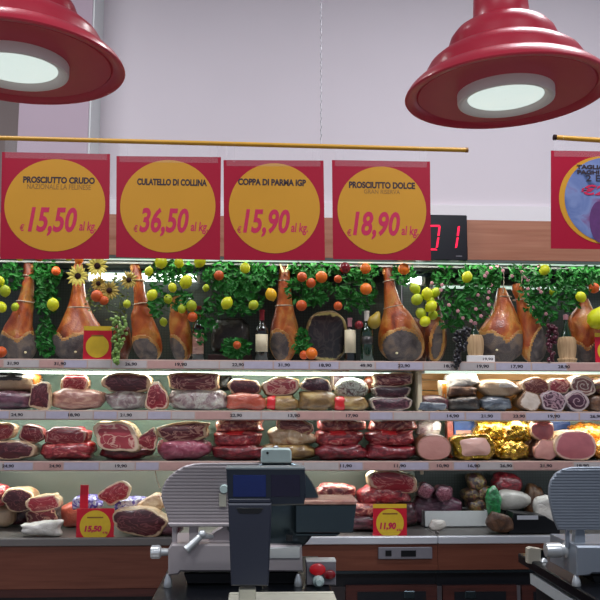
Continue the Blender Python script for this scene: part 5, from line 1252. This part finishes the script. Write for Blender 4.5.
# right slicer
sr = empty('meat_slicer', (P(620, 588, SY).x, SY, GZ), 'bluish grey meat slicer cut off by the right edge', 'slicer')
gp = [(558.5, 530), (554, 520), (551, 508), (549, 497), (549, 487), (551, 480), (556, 473), (563, 469), (572, 467), (640, 466), (640, 530)]
o = pxprism(gp, SY+.0, .012, M('slicer_blue'), 'gauge_plate', sr); ribs(gp, 469, 528, 20, SY, M('slicer_blue'), 'rib', o)
pxprism([(566, 530), (570, 530), (570, 548), (566, 548)], SY+.03, .012, M('slicer_blue'), 'support_post', sr)
pxprism([(576, 529), (585, 529), (586, 547), (574, 547)], SY+.03, .03, M('slicer_blue'), 'support_post', sr)
pxprism([(577, 546), (650, 546), (650, 574), (592, 574), (590, 576), (577, 576)], SY-.03, .24, M('slicer_blue'), 'base', sr, .006)
b = MB(); q = P(545, 550, SY+.06); b.lathe(q, [(.002, 0), (.022, .002), (.024, .02), (.024, .05), (.019, .055), (.019, .062), (.026, .066), (.026, .09), (.018, .095), (.018, .13)], 26, axis='X')
b.build('thickness_knob', M('chrome'), sr)
rounded_foot(578.5, 576, .015, SY-.03, sr); rounded_foot(640, 576, .015, SY-.03, sr)
pxprism([(592, 575), (650, 575), (650, 586), (596, 586)], SY+.03, .12, M('black_plastic'), 'underside', sr)
bc = P(660, 509, SY+.045)
b = MB(); b.lathe(bc, [(.002, -.012), (RB*.9, -.010), (RB*.98, -.004), (RB, .004), (RB*.99, .02), (.002, .032)], 48, axis='Y'); b.build('blade_guard', M('dark_steel'), sr)
# small cream box with foot on right counter's far corner
Yq = PZ(530, 558, GZ).y-.06
e = empty('scale_corner', (P(534, 560, Yq).x, Yq, GZ), 'pale box-shaped device end with a foot at the corner of the right counter', 'device')
pxprism([(528, 549), (531, 547.5), (541, 549), (541, 566), (528, 563.5)], Yq, .03, M('cream_box'), 'housing', e, .002)
pxprism([(541.3, 550), (547, 549), (547, 562), (541.3, 565)], Yq+.005, .025, M('black_plastic'), 'side_panel', e, .002)
q = P(542.5, 557, Yq); b = MB(); hh = q.z-GZ; b.lathe((q.x, Yq-.014, GZ), [(.013, 0), (.014, hh*.1), (.010, hh*.6), (.004, hh)], 16); b.build('foot', M('chrome'), e)

# ------------------------------------------------------------------ scale
QY = -2.25
e = empty('counter_scale', (P(250, 600, QY).x, QY, GZ), 'dark blue-grey shop scale with a raised display in front of the left slicer', 'scale')
head = pxprism([(226, 468), (305, 468), (306, 494), (304, 505), (272, 506), (228, 505)], QY-.02, .07, M('scale_head'), 'display_head', e, .004)
pxprism([(226, 467.4), (305, 467.4), (305, 469.6), (226, 469.6)], QY-.022, .07, M('scale_top'), 'head_top_edge', head, .001)
pxprism([(233, 475), (266, 475), (266, 497), (233, 497)], QY-.0215, .004, M('screen_blue'), 'display_window', head, .001)
pxprism([(271, 475), (300, 475), (300, 497), (271, 497)], QY-.0215, .004, M('screen_purple'), 'display_window', head, .001)
pxprism([(228, 503.5), (271.5, 503.5), (271, 530), (268.5, 586), (231, 586), (229, 530)], QY-.045, .06, M('scale_body'), 'column', e, .005)
pxprism([(229, 499), (270, 499), (271, 503), (228.5, 503)], QY-.035, .04, M('scale_body'), 'column_cap', e, .002)
pxprism([(236.5, 508), (263, 508), (261.5, 511.5), (259, 513.5), (240, 513.5), (238, 511.5)], QY-.0475, .003, M('black_plastic'), 'card_slot', e, .0005)
a, c = P(239, 586, QY), P(256, 586, QY)
b = MB(); b.box((a.x, QY-.03, GZ+.02), (c.x, QY+.0, a.z), .003); b.build('pole', M('pan_beige'), e, smooth=False)
yp = -2.12; a, c = P(229, 592, yp), P(334, 592, yp); zp = a.z
b = MB(); b.box((a.x, yp-.34+.33, zp-.012), (c.x, yp, zp), .003); b.box((a.x-.0, yp-.40, zp-.012), (c.x, yp-.01, zp-.004), .002)
b.build('weighing_pan', M('pan_beige'), e, smooth=False)
b = MB(); b.box((a.x+.03, yp-.36, GZ), (c.x-.03, yp-.04, zp-.02), .006); b.build('base', M('scale_body'), e, smooth=False)

# ------------------------------------------------------------------ ceiling luminaires of the shop
def luminaire(x, y, label, en):
    e = empty('ceiling_light', (x, y, 4.9), label, 'light')
    b = MB(); b.box((x-.75, y-.12, 4.86), (x+.75, y+.12, 4.93), .01); b.build('housing', M('white_plastic'), e, smooth=False)
    b = MB(); b.box((x-.72, y-.09, 4.845), (x+.72, y+.09, 4.86)); b.build('diffuser', M('tube_glow'), e, smooth=False)
    for s in (-.6, .6):
        b = MB(); b.tube((x+s, y, 4.93), (x+s, y, 5.2), .004, n=6); b.build('hanger', M('chain_grey'), e)
    l = bpy.data.lights.new('ceiling_lamp', 'AREA'); l.shape = 'RECTANGLE'; l.size = 1.4; l.size_y = .2; l.energy = en; l.color = (.93, .94, 1)
    o = bpy.data.objects.new('ceiling_lamp', l); C.objects.link(o); o.location = (x, y, 4.84)
luminaire(-1.8, -1.7, 'ceiling light above the left of the meat cabinets', 66)
luminaire(1.8, -1.7, 'ceiling light above the right of the meat cabinets', 92)
luminaire(-1.8, -6, 'rear ceiling light behind the viewer on the left', 85)
luminaire(1.8, -6, 'rear ceiling light behind the viewer on the right', 85)

w = bpy.data.worlds.new('world'); bpy.context.scene.world = w; w.use_nodes = True
w.node_tree.nodes['Background'].inputs[0].default_value = (.50, .55, .68, 1); w.node_tree.nodes['Background'].inputs[1].default_value = .45
sc = bpy.context.scene
sc.view_settings.view_transform = 'Standard'; sc.view_settings.look = 'None'; sc.view_settings.gamma = 1; sc.view_settings.exposure = 0
